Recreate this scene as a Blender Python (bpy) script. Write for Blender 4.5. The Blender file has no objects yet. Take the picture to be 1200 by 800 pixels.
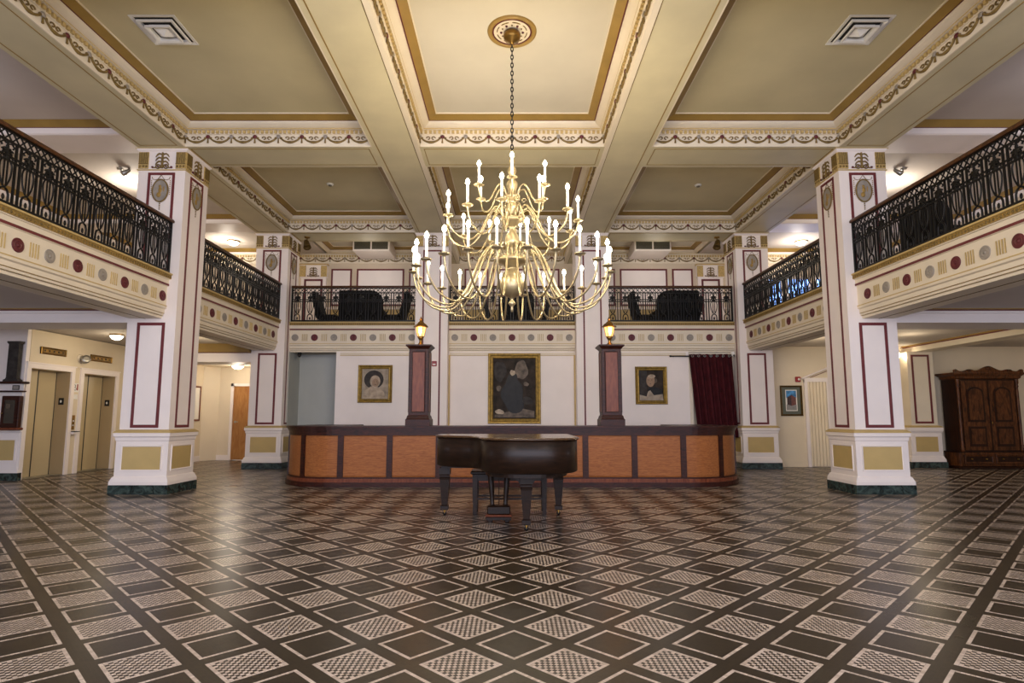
import bpy, math, random
from mathutils import Matrix, Vector
random.seed(7)
scene = bpy.context.scene
C = scene.collection
PI = math.pi

# ------------------------------------------------------------------ materials
def lin(c):
    return tuple(((v/255)/12.92 if v/255 <= .04045 else ((v/255+.055)/1.055)**2.4) for v in c)

def mat(name, rgb, rough=.6, metal=0., var=.06, scale=3., bump=0., emis=None, estr=0., spec=.5, coat=0.):
    m = bpy.data.materials.new(name); m.use_nodes = True
    nt = m.node_tree; b = nt.nodes['Principled BSDF']
    c = lin(rgb)
    b.inputs['Roughness'].default_value = rough
    b.inputs['Metallic'].default_value = metal
    b.inputs['Specular IOR Level'].default_value = spec
    b.inputs['Coat Weight'].default_value = coat
    tc = nt.nodes.new('ShaderNodeTexCoord')
    nz = nt.nodes.new('ShaderNodeTexNoise'); nz.inputs['Scale'].default_value = scale
    nz.inputs['Detail'].default_value = 4
    nt.links.new(tc.outputs['Object'], nz.inputs['Vector'])
    rp = nt.nodes.new('ShaderNodeValToRGB')
    rp.color_ramp.elements[0].position = .3; rp.color_ramp.elements[1].position = .7
    rp.color_ramp.elements[0].color = (*[max(0, v*(1-var*2)) for v in c], 1)
    rp.color_ramp.elements[1].color = (*[min(1, v*(1+var)) for v in c], 1)
    nt.links.new(nz.outputs['Fac'], rp.inputs['Fac'])
    nt.links.new(rp.outputs['Color'], b.inputs['Base Color'])
    if bump:
        bp = nt.nodes.new('ShaderNodeBump'); bp.inputs['Strength'].default_value = bump
        bp.inputs['Distance'].default_value = .01
        n2 = nt.nodes.new('ShaderNodeTexNoise'); n2.inputs['Scale'].default_value = scale*12
        nt.links.new(tc.outputs['Object'], n2.inputs['Vector'])
        nt.links.new(n2.outputs['Fac'], bp.inputs['Height'])
        nt.links.new(bp.outputs['Normal'], b.inputs['Normal'])
    if emis:
        b.inputs['Emission Color'].default_value = (*lin(emis), 1)
        b.inputs['Emission Strength'].default_value = estr
    return m

def wood(name, rgb, dark, rough=.3, sc=(1., 8., 8.), grain=3., coat=.03):
    m = bpy.data.materials.new(name); m.use_nodes = True
    nt = m.node_tree; b = nt.nodes['Principled BSDF']
    b.inputs['Roughness'].default_value = rough; b.inputs['Coat Weight'].default_value = coat
    b.inputs['Coat Roughness'].default_value = .2; b.inputs['Specular IOR Level'].default_value = .2
    tc = nt.nodes.new('ShaderNodeTexCoord'); mp = nt.nodes.new('ShaderNodeMapping')
    mp.inputs['Scale'].default_value = sc
    nz = nt.nodes.new('ShaderNodeTexNoise'); nz.inputs['Scale'].default_value = grain
    nz.inputs['Detail'].default_value = 6; nz.inputs['Distortion'].default_value = 1.2
    rp = nt.nodes.new('ShaderNodeValToRGB')
    rp.color_ramp.elements[0].position = .3; rp.color_ramp.elements[1].position = .72
    rp.color_ramp.elements[0].color = (*lin(dark), 1); rp.color_ramp.elements[1].color = (*lin(rgb), 1)
    nt.links.new(tc.outputs['Object'], mp.inputs['Vector']); nt.links.new(mp.outputs['Vector'], nz.inputs['Vector'])
    nt.links.new(nz.outputs['Fac'], rp.inputs['Fac']); nt.links.new(rp.outputs['Color'], b.inputs['Base Color'])
    return m

def marble(name):
    m = bpy.data.materials.new(name); m.use_nodes = True
    nt = m.node_tree; b = nt.nodes['Principled BSDF']; b.inputs['Roughness'].default_value = .25
    tc = nt.nodes.new('ShaderNodeTexCoord')
    nz = nt.nodes.new('ShaderNodeTexNoise'); nz.inputs['Scale'].default_value = 6
    nz.inputs['Detail'].default_value = 8; nz.inputs['Distortion'].default_value = 2
    rp = nt.nodes.new('ShaderNodeValToRGB'); e = rp.color_ramp.elements
    e[0].position = .35; e[0].color = (*lin((16, 22, 22)), 1); e[1].position = .75; e[1].color = (*lin((70, 88, 84)), 1)
    nt.links.new(tc.outputs['Object'], nz.inputs['Vector']); nt.links.new(nz.outputs['Fac'], rp.inputs['Fac'])
    nt.links.new(rp.outputs['Color'], b.inputs['Base Color'])
    return m

def floor_mat():
    """small square mosaic tiles laid on the diagonal: white-edged fields, alternately plain dark and chequered"""
    m = bpy.data.materials.new('mosaic_floor'); m.use_nodes = True
    nt = m.node_tree; b = nt.nodes['Principled BSDF']
    L = nt.links.new
    def M(op, a, bb=None, c=None):
        n = nt.nodes.new('ShaderNodeMath'); n.operation = op
        for i, v in enumerate((a, bb, c)):
            if v is None: continue
            if isinstance(v, (int, float)): n.inputs[i].default_value = v
            else: L(v, n.inputs[i])
        return n.outputs[0]
    geo = nt.nodes.new('ShaderNodeNewGeometry'); sp = nt.nodes.new('ShaderNodeSeparateXYZ')
    L(geo.outputs['Position'], sp.inputs[0])
    x = M('SUBTRACT', sp.outputs[0], .012); y = M('SUBTRACT', sp.outputs[1], 3.405)
    N = 19; t = .545/math.sqrt(2)/N; k = 1/(t*math.sqrt(2))
    u = M('ADD', M('MULTIPLY', M('ADD', x, y), k), 7.5 + N*200)
    v = M('ADD', M('MULTIPLY', M('SUBTRACT', y, x), k), 7.5 + N*200)
    iu = M('FLOOR', u); iv = M('FLOOR', v)
    cu = M('FLOOR', M('DIVIDE', iu, N)); cv = M('FLOOR', M('DIVIDE', iv, N))
    pu = M('SUBTRACT', iu, M('MULTIPLY', cu, N)); pv = M('SUBTRACT', iv, M('MULTIPLY', cv, N))
    inc = M('MULTIPLY', M('LESS_THAN', pu, 14.5), M('LESS_THAN', pv, 14.5))
    inn = M('MULTIPLY', M('LESS_THAN', M('ABSOLUTE', M('SUBTRACT', pu, 7)), 6.5), M('LESS_THAN', M('ABSOLUTE', M('SUBTRACT', pv, 7)), 6.5))
    border = M('MULTIPLY', inc, M('SUBTRACT', 1, inn))
    chk_cell = M('MODULO', M('ADD', cu, cv), 2)
    chk = M('MODULO', M('ADD', M('ADD', pu, pv), 0), 2)
    white = M('MAXIMUM', border, M('MULTIPLY', inn, M('MULTIPLY', chk_cell, M('SUBTRACT', 1, chk))))
    # grout
    fu = M('ABSOLUTE', M('SUBTRACT', M('FRACT', u), .5)); fv = M('ABSOLUTE', M('SUBTRACT', M('FRACT', v), .5))
    gr = M('GREATER_THAN', M('MAXIMUM', fu, fv), .455)
    # tile tone variation
    wn = nt.nodes.new('ShaderNodeTexWhiteNoise'); wn.noise_dimensions = '2D'
    cb = nt.nodes.new('ShaderNodeCombineXYZ'); L(iu, cb.inputs[0]); L(iv, cb.inputs[1]); L(cb.outputs[0], wn.inputs['Vector'])
    nz = nt.nodes.new('ShaderNodeTexNoise'); nz.inputs['Scale'].default_value = .9; nz.inputs['Detail'].default_value = 5
    L(geo.outputs['Position'], nz.inputs['Vector'])
    dk = nt.nodes.new('ShaderNodeMix'); dk.data_type = 'RGBA'
    L(M('ADD', M('MULTIPLY', wn.outputs[0], .5), M('MULTIPLY', nz.outputs['Fac'], .5)), dk.inputs[0])
    dk.inputs[6].default_value = (*lin((25, 20, 14)), 1); dk.inputs[7].default_value = (*lin((50, 41, 29)), 1)
    wt = nt.nodes.new('ShaderNodeMix'); wt.data_type = 'RGBA'
    L(wn.outputs[0], wt.inputs[0])
    wt.inputs[6].default_value = (*lin((164, 149, 136)), 1); wt.inputs[7].default_value = (*lin((198, 182, 170)), 1)
    mx = nt.nodes.new('ShaderNodeMix'); mx.data_type = 'RGBA'
    L(white, mx.inputs[0]); L(dk.outputs[2], mx.inputs[6]); L(wt.outputs[2], mx.inputs[7])
    mg = nt.nodes.new('ShaderNodeMix'); mg.data_type = 'RGBA'
    L(M('MULTIPLY', gr, .55), mg.inputs[0]); L(mx.outputs[2], mg.inputs[6]); mg.inputs[7].default_value = (*lin((56, 48, 38)), 1)
    L(mg.outputs[2], b.inputs['Base Color'])
    rg = M('ADD', M('MULTIPLY', nz.outputs['Fac'], .16), .22)
    L(rg, b.inputs['Roughness'])
    b.inputs['Specular IOR Level'].default_value = .27
    bp = nt.nodes.new('ShaderNodeBump'); bp.inputs['Strength'].default_value = .06; bp.inputs['Distance'].default_value = .004
    n3 = nt.nodes.new('ShaderNodeTexNoise'); n3.inputs['Scale'].default_value = 9; L(geo.outputs['Position'], n3.inputs['Vector'])
    L(n3.outputs['Fac'], bp.inputs['Height']); L(bp.outputs['Normal'], b.inputs['Normal'])
    return m

MT = {
 'ceil':   mat('ceiling_plaster', (208, 201, 184), .75, var=.05, scale=.8),
 'ceilo':  mat('side_ceiling_plaster', (204, 193, 156), .75, var=.06, scale=.8),
 'ceil2':  mat('mezzanine_ceiling_plaster', (196, 186, 176), .75, var=.05, scale=.8),
 'cream':  mat('cream_paint', (224, 212, 190), .55, var=.03, scale=2),
 'soffit': mat('beam_soffit_paint', (206, 196, 162), .6, var=.06, scale=1.2),
 'white':  mat('white_paint', (238, 228, 222), .5, var=.02, scale=2),
 'gold':   mat('gold_paint', (152, 122, 60), .5, var=.08, scale=3),
 'goldl':  mat('light_gold_paint', (192, 166, 108), .5, var=.04, scale=3),
 'relief': mat('antique_gold_relief', (122, 98, 46), .5, var=.2, scale=25, bump=.3),
 'reliefl':mat('pale_gold_relief', (190, 162, 100), .5, var=.16, scale=30, bump=.3),
 'red':    mat('maroon_paint', (104, 36, 38), .5, var=.08, scale=6),
 'redd':   mat('dark_maroon_paint', (92, 26, 34), .5, var=.1, scale=8),
 'grey':   mat('grey_paint', (150, 142, 132), .5, var=.1, scale=10),
 'marble': marble('dark_green_marble'),
 'iron':   mat('black_iron', (20, 19, 18), .4, .5, var=.2, scale=20),
 'brass':  mat('polished_brass', (178, 162, 126), .34, .7, var=.06, scale=4),
 'brassd': mat('aged_brass', (150, 116, 58), .35, .9, var=.15, scale=12),
 'candle': mat('candle_tube', (250, 246, 236), .4, var=.01, emis=(255, 244, 220), estr=.45),
 'bulb':   mat('lit_bulb', (255, 250, 235), .3, var=.0, emis=(255, 240, 205), estr=28.),
 'lampg':  mat('lit_lamp_glass', (255, 220, 170), .3, var=.0, emis=(255, 176, 96), estr=1.5),
 'lampc':  mat('lit_lamp_core', (255, 240, 210), .3, var=.0, emis=(255, 228, 180), estr=9.),
 'dome':   mat('lit_dome_glass', (255, 250, 235), .3, var=.0, emis=(255, 244, 222), estr=5.),
 'day':    mat('daylight_pane', (150, 185, 240), .1, var=.2, scale=5, emis=(120, 165, 245), estr=4.),
 'desk':   wood('desk_panel_wood', (164, 104, 58), (128, 74, 38), .42, (1, 6, 9), 7.),
 'maho':   wood('dark_mahogany', (66, 30, 20), (32, 14, 10), .4, (2, 2, 9), 3),
 'mahol':  wood('mid_mahogany', (124, 68, 44), (92, 46, 32), .33, (6, 6, 1.2), 3),
 'handr':  wood('handrail_wood', (92, 56, 26), (54, 32, 16), .35, (3, 3, 3), 4),
 'piano':  wood('piano_wood', (44, 28, 18), (24, 15, 10), .34, (1.5, 1.5, 12), 3, coat=.04),
 'pianol': wood('piano_lid_wood', (82, 58, 36), (54, 36, 22), .2, (2, 8, 8), 3, coat=.5),  # paler than the case: the lid's brownish reflection put into the colour
 'ward':   wood('wardrobe_wood', (106, 62, 32), (42, 22, 12), .35, (5, 5, 1.4), 3.2),
 'wardd':  wood('wardrobe_dark_wood', (52, 26, 14), (26, 13, 8), .35, (5, 5, 1.4), 3.2),
 'oak':    wood('orange_door_wood', (178, 128, 74), (150, 100, 54), .45, (5, 5, 1), 2.5, .1),
 'black':  mat('black_upholstery', (18, 16, 15), .8, var=.2, scale=8, spec=.25),
 'blackm': mat('black_metal', (24, 24, 25), .4, .4, var=.1),
 'steel':  mat('brushed_steel', (170, 168, 162), .3, .9, var=.06, scale=10),
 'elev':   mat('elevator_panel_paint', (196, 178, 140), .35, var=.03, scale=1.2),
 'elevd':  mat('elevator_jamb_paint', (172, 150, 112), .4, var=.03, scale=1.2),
 'lowwall':mat('lower_wall_paint', (222, 207, 180), .6, var=.03, scale=1.2),
 'niche':  mat('niche_paint', (176, 178, 172), .6, var=.03, scale=1.5),
 'tan':    mat('mezzanine_wall_paint', (206, 190, 166), .6, var=.03, scale=1.2),
 'frame':  mat('gilt_frame', (140, 112, 46), .42, .5, var=.2, scale=18, bump=.2),
 'framed': mat('dark_gilt_frame', (96, 74, 32), .45, .4, var=.2, scale=18),
 'p_dark': mat('painting_dark_ground', (52, 43, 36), .6, var=.4, scale=5, spec=.15),
 'p_mid':  mat('painting_mid_brown', (104, 90, 76), .4, var=.3, scale=7, spec=.15),
 'p_light':mat('painting_pale_tone', (178, 160, 138), .4, var=.2, scale=9, spec=.15),
 'p_skin': mat('painting_warm_tone', (158, 132, 110), .6, var=.15, scale=9, spec=.15),
 'p_pale': mat('painting_cream_ground', (164, 150, 132), .4, var=.22, scale=6, spec=.15),
 'p_black':mat('painting_black', (27, 25, 25), .4, var=.3, scale=8, spec=.15),
 'p_grey': mat('painting_slate', (62, 58, 56), .6, var=.25, scale=8, spec=.15),
 'p_sky':  mat('print_blue_sky', (70, 140, 196), .4, var=.3, scale=14),
 'p_brick':mat('print_brick', (120, 66, 58), .4, var=.2, scale=30),
 'p_brickd':mat('print_dark_brick', (70, 50, 50), .4, var=.2, scale=30),
 'p_road': mat('print_pavement', (140, 138, 134), .4, var=.1, scale=20),
 'matb':   mat('slate_green_mount', (92, 96, 84), .6, var=.05),
 'paper':  mat('white_paper', (232, 228, 218), .6, var=.02),
 'curt':   mat('maroon_velvet', (70, 20, 26), .85, var=.2, scale=6, spec=.2),
 'alarm':  mat('red_plastic', (150, 28, 34), .4, var=.05),
 'plastic':mat('white_plastic', (232, 230, 224), .4, var=.02),
 'grille': mat('grey_grille', (112, 108, 92), .5, .2, var=.1),
 'dgrey':  mat('dark_grille_gap', (28, 27, 25), .7, var=.1),
 'glass':  mat('dark_glass', (40, 34, 30), .08, var=.2, scale=5, coat=.4),
 'ink':    mat('dark_ink', (40, 40, 42), .6, var=.05),
 'floor':  floor_mat(),
}

# ------------------------------------------------------------------ mesh builder
def face_frame(o, u, v, n):
    """matrix taking (u,v,n) coordinates to the world"""
    m = Matrix.Identity(4)
    for i, a in enumerate((u, v, n)):
        for r in range(3): m[r][i] = a[r]
    for r in range(3): m[r][3] = o[r]
    return m

class MB:
    def __init__(s, M=None):
        s.v = []; s.f = []; s.mi = []; s.mats = []; s.sm = []; s.M = M
    def mid(s, m):
        if m not in s.mats: s.mats.append(m)
        return s.mats.index(m)
    def add(s, vs, fs, m, smooth=False):
        b = len(s.v)
        for p in vs:
            p = Vector(p)
            s.v.append(tuple(s.M @ p) if s.M is not None else tuple(p))
        k = s.mid(m)
        for f in fs:
            s.f.append(tuple(b+i for i in f)); s.mi.append(k); s.sm.append(smooth)
        return s
    def box(s, x0, x1, y0, y1, z0, z1, m):
        vs = [(x, y, z) for x in (x0, x1) for y in (y0, y1) for z in (z0, z1)]
        return s.add(vs, [(0,1,3,2),(4,6,7,5),(0,4,5,1),(2,3,7,6),(0,2,6,4),(1,5,7,3)], m)
    def bbox(s, x0, x1, y0, y1, z0, z1, m, b=.01):
        """box with chamfered edges: three nested slabs"""
        lv = [(z0, b), (z0+b, 0), (z1-b, 0), (z1, b)]
        vs = []
        for z, d in lv:
            X0, X1, Y0, Y1 = x0+d, x1-d, y0+d, y1-d
            c = b
            vs += [(X0+c, Y0, z), (X1-c, Y0, z), (X1, Y0+c, z), (X1, Y1-c, z), (X1-c, Y1, z), (X0+c, Y1, z), (X0, Y1-c, z), (X0, Y0+c, z)]
        fs = [tuple(range(7, -1, -1)), tuple(range(24, 32))]
        for k in range(3):
            for i in range(8):
                j = (i+1) % 8
                fs.append((k*8+i, k*8+j, k*8+8+j, k*8+8+i))
        return s.add(vs, fs, m)
    def stack(s, cx, cy, prof, m, sx=1, sy=1):
        """square-plan stack: prof = [(half width x, half width y, z)]"""
        vs = []; fs = []
        for hx, hy, z in prof:
            vs += [(cx-hx, cy-hy, z), (cx+hx, cy-hy, z), (cx+hx, cy+hy, z), (cx-hx, cy+hy, z)]
        n = len(prof)
        for k in range(n-1):
            for i in range(4):
                j = (i+1) % 4
                fs.append((k*4+i, k*4+j, k*4+4+j, k*4+4+i))
        fs += [(3,2,1,0), (n*4-4, n*4-3, n*4-2, n*4-1)]
        return s.add(vs, fs, m)
    def prism(s, poly, z0, z1, m, smooth=False, inset=0):
        n = len(poly)
        vs = [(x, y, z0) for x, y in poly] + [(x, y, z1) for x, y in poly]
        fs = [(i, (i+1) % n, n+(i+1) % n, n+i) for i in range(n)]
        s.add(vs, fs, m, smooth)
        return s.add(vs, [tuple(range(n-1, -1, -1)), tuple(range(n, 2*n))], m)
    def lathe(s, prof, c, m, n=20, smooth=True, sq=None):
        vs = []; fs = []
        for r, z in prof:
            for i in range(n):
                a = 2*PI*i/n
                vs.append((c[0]+r*math.cos(a), c[1]+r*math.sin(a), c[2]+z))
        for k in range(len(prof)-1):
            for i in range(n):
                j = (i+1) % n
                fs.append((k*n+i, k*n+j, k*n+n+j, k*n+n+i))
        s.add(vs, fs, m, smooth)
        if prof[0][0] > 1e-4: s.add(vs[:n], [tuple(range(n-1, -1, -1))], m)
        if prof[-1][0] > 1e-4: s.add(vs[-n:], [tuple(range(n))], m)
        return s
    def tube(s, pts, r, m, n=8, closed=False, smooth=True, flat=None):
        P = [Vector(p) for p in pts]; N = len(P)
        R = r if isinstance(r, (list, tuple)) else [r]*N
        vs = []; fs = []
        up = None
        for i in range(N):
            if closed: t = P[(i+1) % N]-P[i-1]
            else: t = P[min(i+1, N-1)]-P[max(i-1, 0)]
            t.normalize()
            if up is None:
                up = Vector((0, 0, 1)) if abs(t.z) < .9 else Vector((0, 1, 0))
            a = t.cross(up)
            if a.length < 1e-5: a = t.cross(Vector((1, 0, 0)))
            a.normalize(); b = a.cross(t).normalized(); up = b
            for k in range(n):
                th = 2*PI*(k+.5)/n
                vs.append(P[i]+a*R[i]*math.cos(th)+b*R[i]*math.sin(th))
        for i in range(N if closed else N-1):
            j = (i+1) % N
            for k in range(n):
                l = (k+1) % n
                fs.append((i*n+k, i*n+l, j*n+l, j*n+k))
        s.add(vs, fs, m, smooth)
        if not closed:
            s.add(vs[:n], [tuple(range(n-1, -1, -1))], m); s.add(vs[-n:], [tuple(range(n))], m)
        return s
    def ball(s, c, r, m, n=12, k=8):
        rx, ry, rz = r if isinstance(r, (tuple, list)) else (r, r, r)
        vs = []; fs = []
        for j in range(1, k):
            ph = PI*j/k
            for i in range(n):
                a = 2*PI*i/n
                vs.append((c[0]+rx*math.sin(ph)*math.cos(a), c[1]+ry*math.sin(ph)*math.sin(a), c[2]-rz*math.cos(ph)))
        for j in range(k-2):
            for i in range(n):
                q = (i+1) % n
                fs.append((j*n+i, j*n+q, j*n+n+q, j*n+n+i))
        t = len(vs); vs += [(c[0], c[1], c[2]-rz), (c[0], c[1], c[2]+rz)]
        for i in range(n):
            q = (i+1) % n
            fs.append((t, q, i)); fs.append((t+1, (k-2)*n+i, (k-2)*n+q))
        return s.add(vs, fs, m, True)
    def frame(s, u0, u1, v0, v1, w, t, m, n0=0.):
        """flat rectangular border in the current u,v,n frame"""
        s.box(u0, u1, v0, v0+w, n0, n0+t, m); s.box(u0, u1, v1-w, v1, n0, n0+t, m)
        s.box(u0, u0+w, v0+w, v1-w, n0, n0+t, m); return s.box(u1-w, u1, v0+w, v1-w, n0, n0+t, m)
    def mitre(s, u0, u1, v0, v1, prof, m):
        """picture-frame moulding: prof = [(distance in from outer edge, height)]"""
        vs = []
        for d, h in prof:
            vs += [(u0+d, v0+d, h), (u1-d, v0+d, h), (u1-d, v1-d, h), (u0+d, v1-d, h)]
        fs = []
        for k in range(len(prof)-1):
            for i in range(4):
                j = (i+1) % 4
                fs.append((k*4+i, k*4+j, k*4+4+j, k*4+4+i))
        return s.add(vs, fs, m)
    def ell(s, cu, cv, ru, rv, n0, t, m, n=24):
        poly = [(cu+ru*math.cos(2*PI*i/n), cv+rv*math.sin(2*PI*i/n)) for i in range(n)]
        return s.prism(poly, n0, n0+t, m)
    def build(s, name, parent=None):
        me = bpy.data.meshes.new(name); me.from_pydata(s.v, [], s.f)
        for m in s.mats: me.materials.append(MT[m])
        me.polygons.foreach_set('material_index', s.mi); me.polygons.foreach_set('use_smooth', s.sm)
        me.update()
        o = bpy.data.objects.new(name, me); C.objects.link(o)
        if parent is not None: o.parent = parent
        return o

def T(x=0, y=0, z=0): return Matrix.Translation((x, y, z))
def thing(name, label, cat, loc=(0, 0, 0), rz=0, group=None):
    o = bpy.data.objects.new(name, None); o.empty_display_size = .1; C.objects.link(o)
    o.location = loc; o.rotation_euler = (0, 0, rz); o['label'] = label; o['category'] = cat
    if group: o['group'] = group
    return o
def tag(o, label, cat, group=None):
    o['label'] = label; o['category'] = cat
    if group: o['group'] = group
    return o
def struct(mb, name, parent=None):
    o = mb.build(name, parent)
    if parent is None: o['kind'] = 'structure'
    return o
def dup(o, loc, label, rz=None, group=None):
    def rec(a, par):
        c = a.copy(); C.objects.link(c)
        if par is not None: c.parent = par
        for ch in list(a.children): rec(ch, c)
        return c
    r = rec(o, None); r.location = loc
    if rz is not None: r.rotation_euler = (0, 0, rz)
    r['label'] = label
    if group: r['group'] = group
    return r
def catmull(P, k=6, closed=False):
    P = [Vector(p) for p in P]; out = []; N = len(P)
    rng = range(N) if closed else range(N-1)
    for i in rng:
        if closed: a, b, c, d = P[i-1], P[i], P[(i+1) % N], P[(i+2) % N]
        else: a, b, c, d = P[max(i-1, 0)], P[i], P[i+1], P[min(i+2, N-1)]
        for j in range(k):
            t = j/k
            out.append(.5*((2*b)+(c-a)*t+(2*a-5*b+4*c-d)*t*t+(3*b-a-3*c+d)*t**3))
    if not closed: out.append(P[-1])
    return out

# ------------------------------------------------------------------ dimensions (metres)
XI, XO = 5.71, 6.53           # column inner / outer faces
YN0, YN1 = 9.79, 10.55        # near columns front / back
YF0, YF1 = 14.53, 15.30       # far columns
ZB, ZC = 5.94, 6.36           # beam soffit, ceiling
BX0, BX1 = 1.62, 2.44         # central beams
YB = 14.87                    # back balcony front / desk wall
YW = 17.5                     # rear wall of the mezzanine
FA = 5.88                     # side balcony front

# ------------------------------------------------------------------ floor, walls, slabs
struct(MB().box(-14, 14, -4, 18, -.1, 0, 'floor'), 'floor')

w = MB()   # rear wall
w.box(-14, 14, YW, YW+.15, 3.0, 6.5, 'tan')
for sx in (-1, 1):
    pass
wall_back = struct(w, 'wall_back')
# wall behind the desk (with a shallow niche at the left and a doorway at the right)
w = MB()
w.box(-4.5, 4.52, YB, YB+.2, 0, 2.93, 'white')
w.box(-5.75, -4.5, YB+.75, YB+.9, 0, 2.93, 'niche')
w.box(-4.5, -4.42, YB+.2, YB+.9, 0, 2.93, 'niche')
w.box(-5.75, -5.70, YB, YB+.9, 0, 2.93, 'niche')
w.box(4.52, 5.75, YB+.14, YB+.3, 0, 2.93, 'cream')
w.box(4.52, 4.60, YB-.02, YB+.14, 0, 2.78, 'cream')
w.box(4.60, 5.70, YB+.125, YB+.14, .1, .92, 'goldl')
w.box(4.60, 5.70, YB+.11, YB+.14, .93, 1.0, 'white')
desk_wall = struct(w, 'wall_desk')
fl = MB()   # thin painted lines on the desk wall
for a, b in ((-1.60, 1.60), (-4.4, -2.47), (2.47, 4.45)):
    fl.box(a, b, YB-.012, YB, 2.84, 2.90, 'cream'); fl.box(a, b, YB-.016, YB, 2.82, 2.835, 'goldl')
for x in (-1.60, 1.60):
    fl.box(x-.02, x+.02, YB-.014, YB, 1.0, 2.84, 'goldl')
fl.build('wall_moulding', desk_wall)

# side walls, lower floor
w = MB()
E1, E2 = (11.93, 13.04), (13.42, 14.52)
for a, b in ((11.90, E1[0]), (E1[1], E2[0]), (E2[1], 15.5)):
    w.box(-10.05, -9.88, a, b, 0, 3.06, 'lowwall')
for a, b in (E1, E2):
    w.box(-10.05, -9.88, a, b, 2.26, 3.06, 'lowwall')
w.box(-10.05, -9.05, 15.5, 15.65, 0, 3.06, 'lowwall')
w.box(-9.2, -9.05, 15.65, 17.1, 0, 3.06, 'lowwall')
w.add([(-9.05, 17.1, 0), (-8.75, 17.5, 0), (-8.75, 17.5, 3.06), (-9.05, 17.1, 3.06)], [(0, 1, 2, 3)], 'lowwall')
struct(w, 'wall_left')
struct(MB().box(-14, -10.7, 11.9, 12.05, 0, 3.06, 'lowwall'), 'wall_left_return')
struct(MB().box(-14, -13.85, -4, 11.9, 0, 3.06, 'lowwall'), 'wall_outer_left')
w = MB()
w.box(-9.1, -8.34, YW, YW+.15, 0, 3.0, 'lowwall'); w.box(-7.44, -5.6, YW, YW+.15, 0, 3.0, 'lowwall')
w.box(-8.34, -7.44, YW, YW+.15, 2.2, 3.0, 'lowwall'); w.box(-5.75, -5.6, YB+.9, YW, 0, 3.0, 'lowwall')
struct(w, 'wall_passage')
w = MB()
w.box(5.7, 14, 15.1, 15.25, 0, 3.1, 'lowwall')
struct(w, 'wall_right')
struct(MB().box(13.85, 14, -4, 15.1, 0, 3.07, 'lowwall'), 'wall_outer_right')
w = MB()
for a, b in ((-14, -9.1),): w.box(a, b, 15.02-.02, 15.0, 0, .14, 'white')
w.box(-9.05, -9.03, 15.65, 17.1, 0, .15, 'white'); w.box(-8.75, -8.40, YW-.02, YW, 0, .15, 'white')
struct(w, 'baseboard_left')
struct(MB().box(6.7, 7.5, 15.08, 15.1, 0, .15, 'lowwall').box(10.9, 13.85, 15.08, 15.1, 0, .15, 'lowwall'), 'baseboard_right')
# mezzanine side walls
for s, nm in ((-1, 'wall_mezzanine_left'), (1, 'wall_mezzanine_right')):
    x0, x1 = sorted((s*11.4, s*11.55))
    struct(MB().box(x0, x1, -4, YW, 3.4, 6.5, 'tan'), nm)
# hidden rear end of the hall, behind the camera: two piers and a head, window openings between
w = MB()
w.box(-14, -9.5, -4.2, -4, 0, 6.5, 'cream'); w.box(9.5, 14, -4.2, -4, 0, 6.5, 'cream'); w.box(-9.5, 9.5, -4.2, -4, 5.4, 6.5, 'cream')
w.box(-9.5, 9.5, -4.2, -4, 0, .5, 'cream')
struct(w, 'wall_front')

# mezzanine slabs = lower ceilings
sl = MB()
for s in (-1, 1):
    x0, x1 = sorted((s*14, s*6.0))
    sl.box(x0, x1, -4, 15.0, 3.08, 3.5, 'ceil2')
    sl.box(min(s*14, s*6.6), max(s*14, s*6.6), 15.0, YW, 3.08, 3.5, 'ceil2')
sl.box(-6.6, 6.6, YB+.12, YW, 2.95, 3.5, 'ceil2')
struct(sl, 'ceiling_lower')
struct(MB().box(-9.1, -5.76, 15.32, YW, 2.74, 3.0, 'lowwall'), 'ceiling_passage')

# lower cross beams
n_trim = [0]
def trim(mb, parent=None):
    n_trim[0] += 1
    return struct(mb, 'trim_%d' % n_trim[0])
for s in (-1, 1):
    for y0, y1, zb in ((YN0, YN1, 2.85), (YF0, YF1, 2.63 if s < 0 else 2.85)):
        if s > 0 and y0 == YF0:
            continue
        x0, x1 = sorted((s*(13.8 if y0 == YN0 else 9.0), s*XO))
        b = MB()
        b.box(x0, x1, y0, y1, zb, 3.08, 'white')
        b.box(x0, x1, y0-.03, y0, 3.0 if zb > 2.7 else 2.82, 3.08, 'white')
        z = 3.06 if zb > 2.7 else 2.86
        b.box(x0, x1, y0-.04, y0, z-.012, z+.006, 'red'); b.box(x0, x1, y0-.10, y0, z+.006, 3.08, 'gold')
        trim(b)
b = MB(); b.box(10.2, 10.65, 9.0, 15.1, 2.91, 3.08, 'cream'); b.box(10.14, 10.2, 9, 15.1, 3.05, 3.08, 'gold'); b.box(10.17, 10.2, 9, 15.1, 3.03, 3.05, 'red')
b.box(10.65, 10.71, 9, 15.1, 3.05, 3.08, 'gold')
trim(b)

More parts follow.
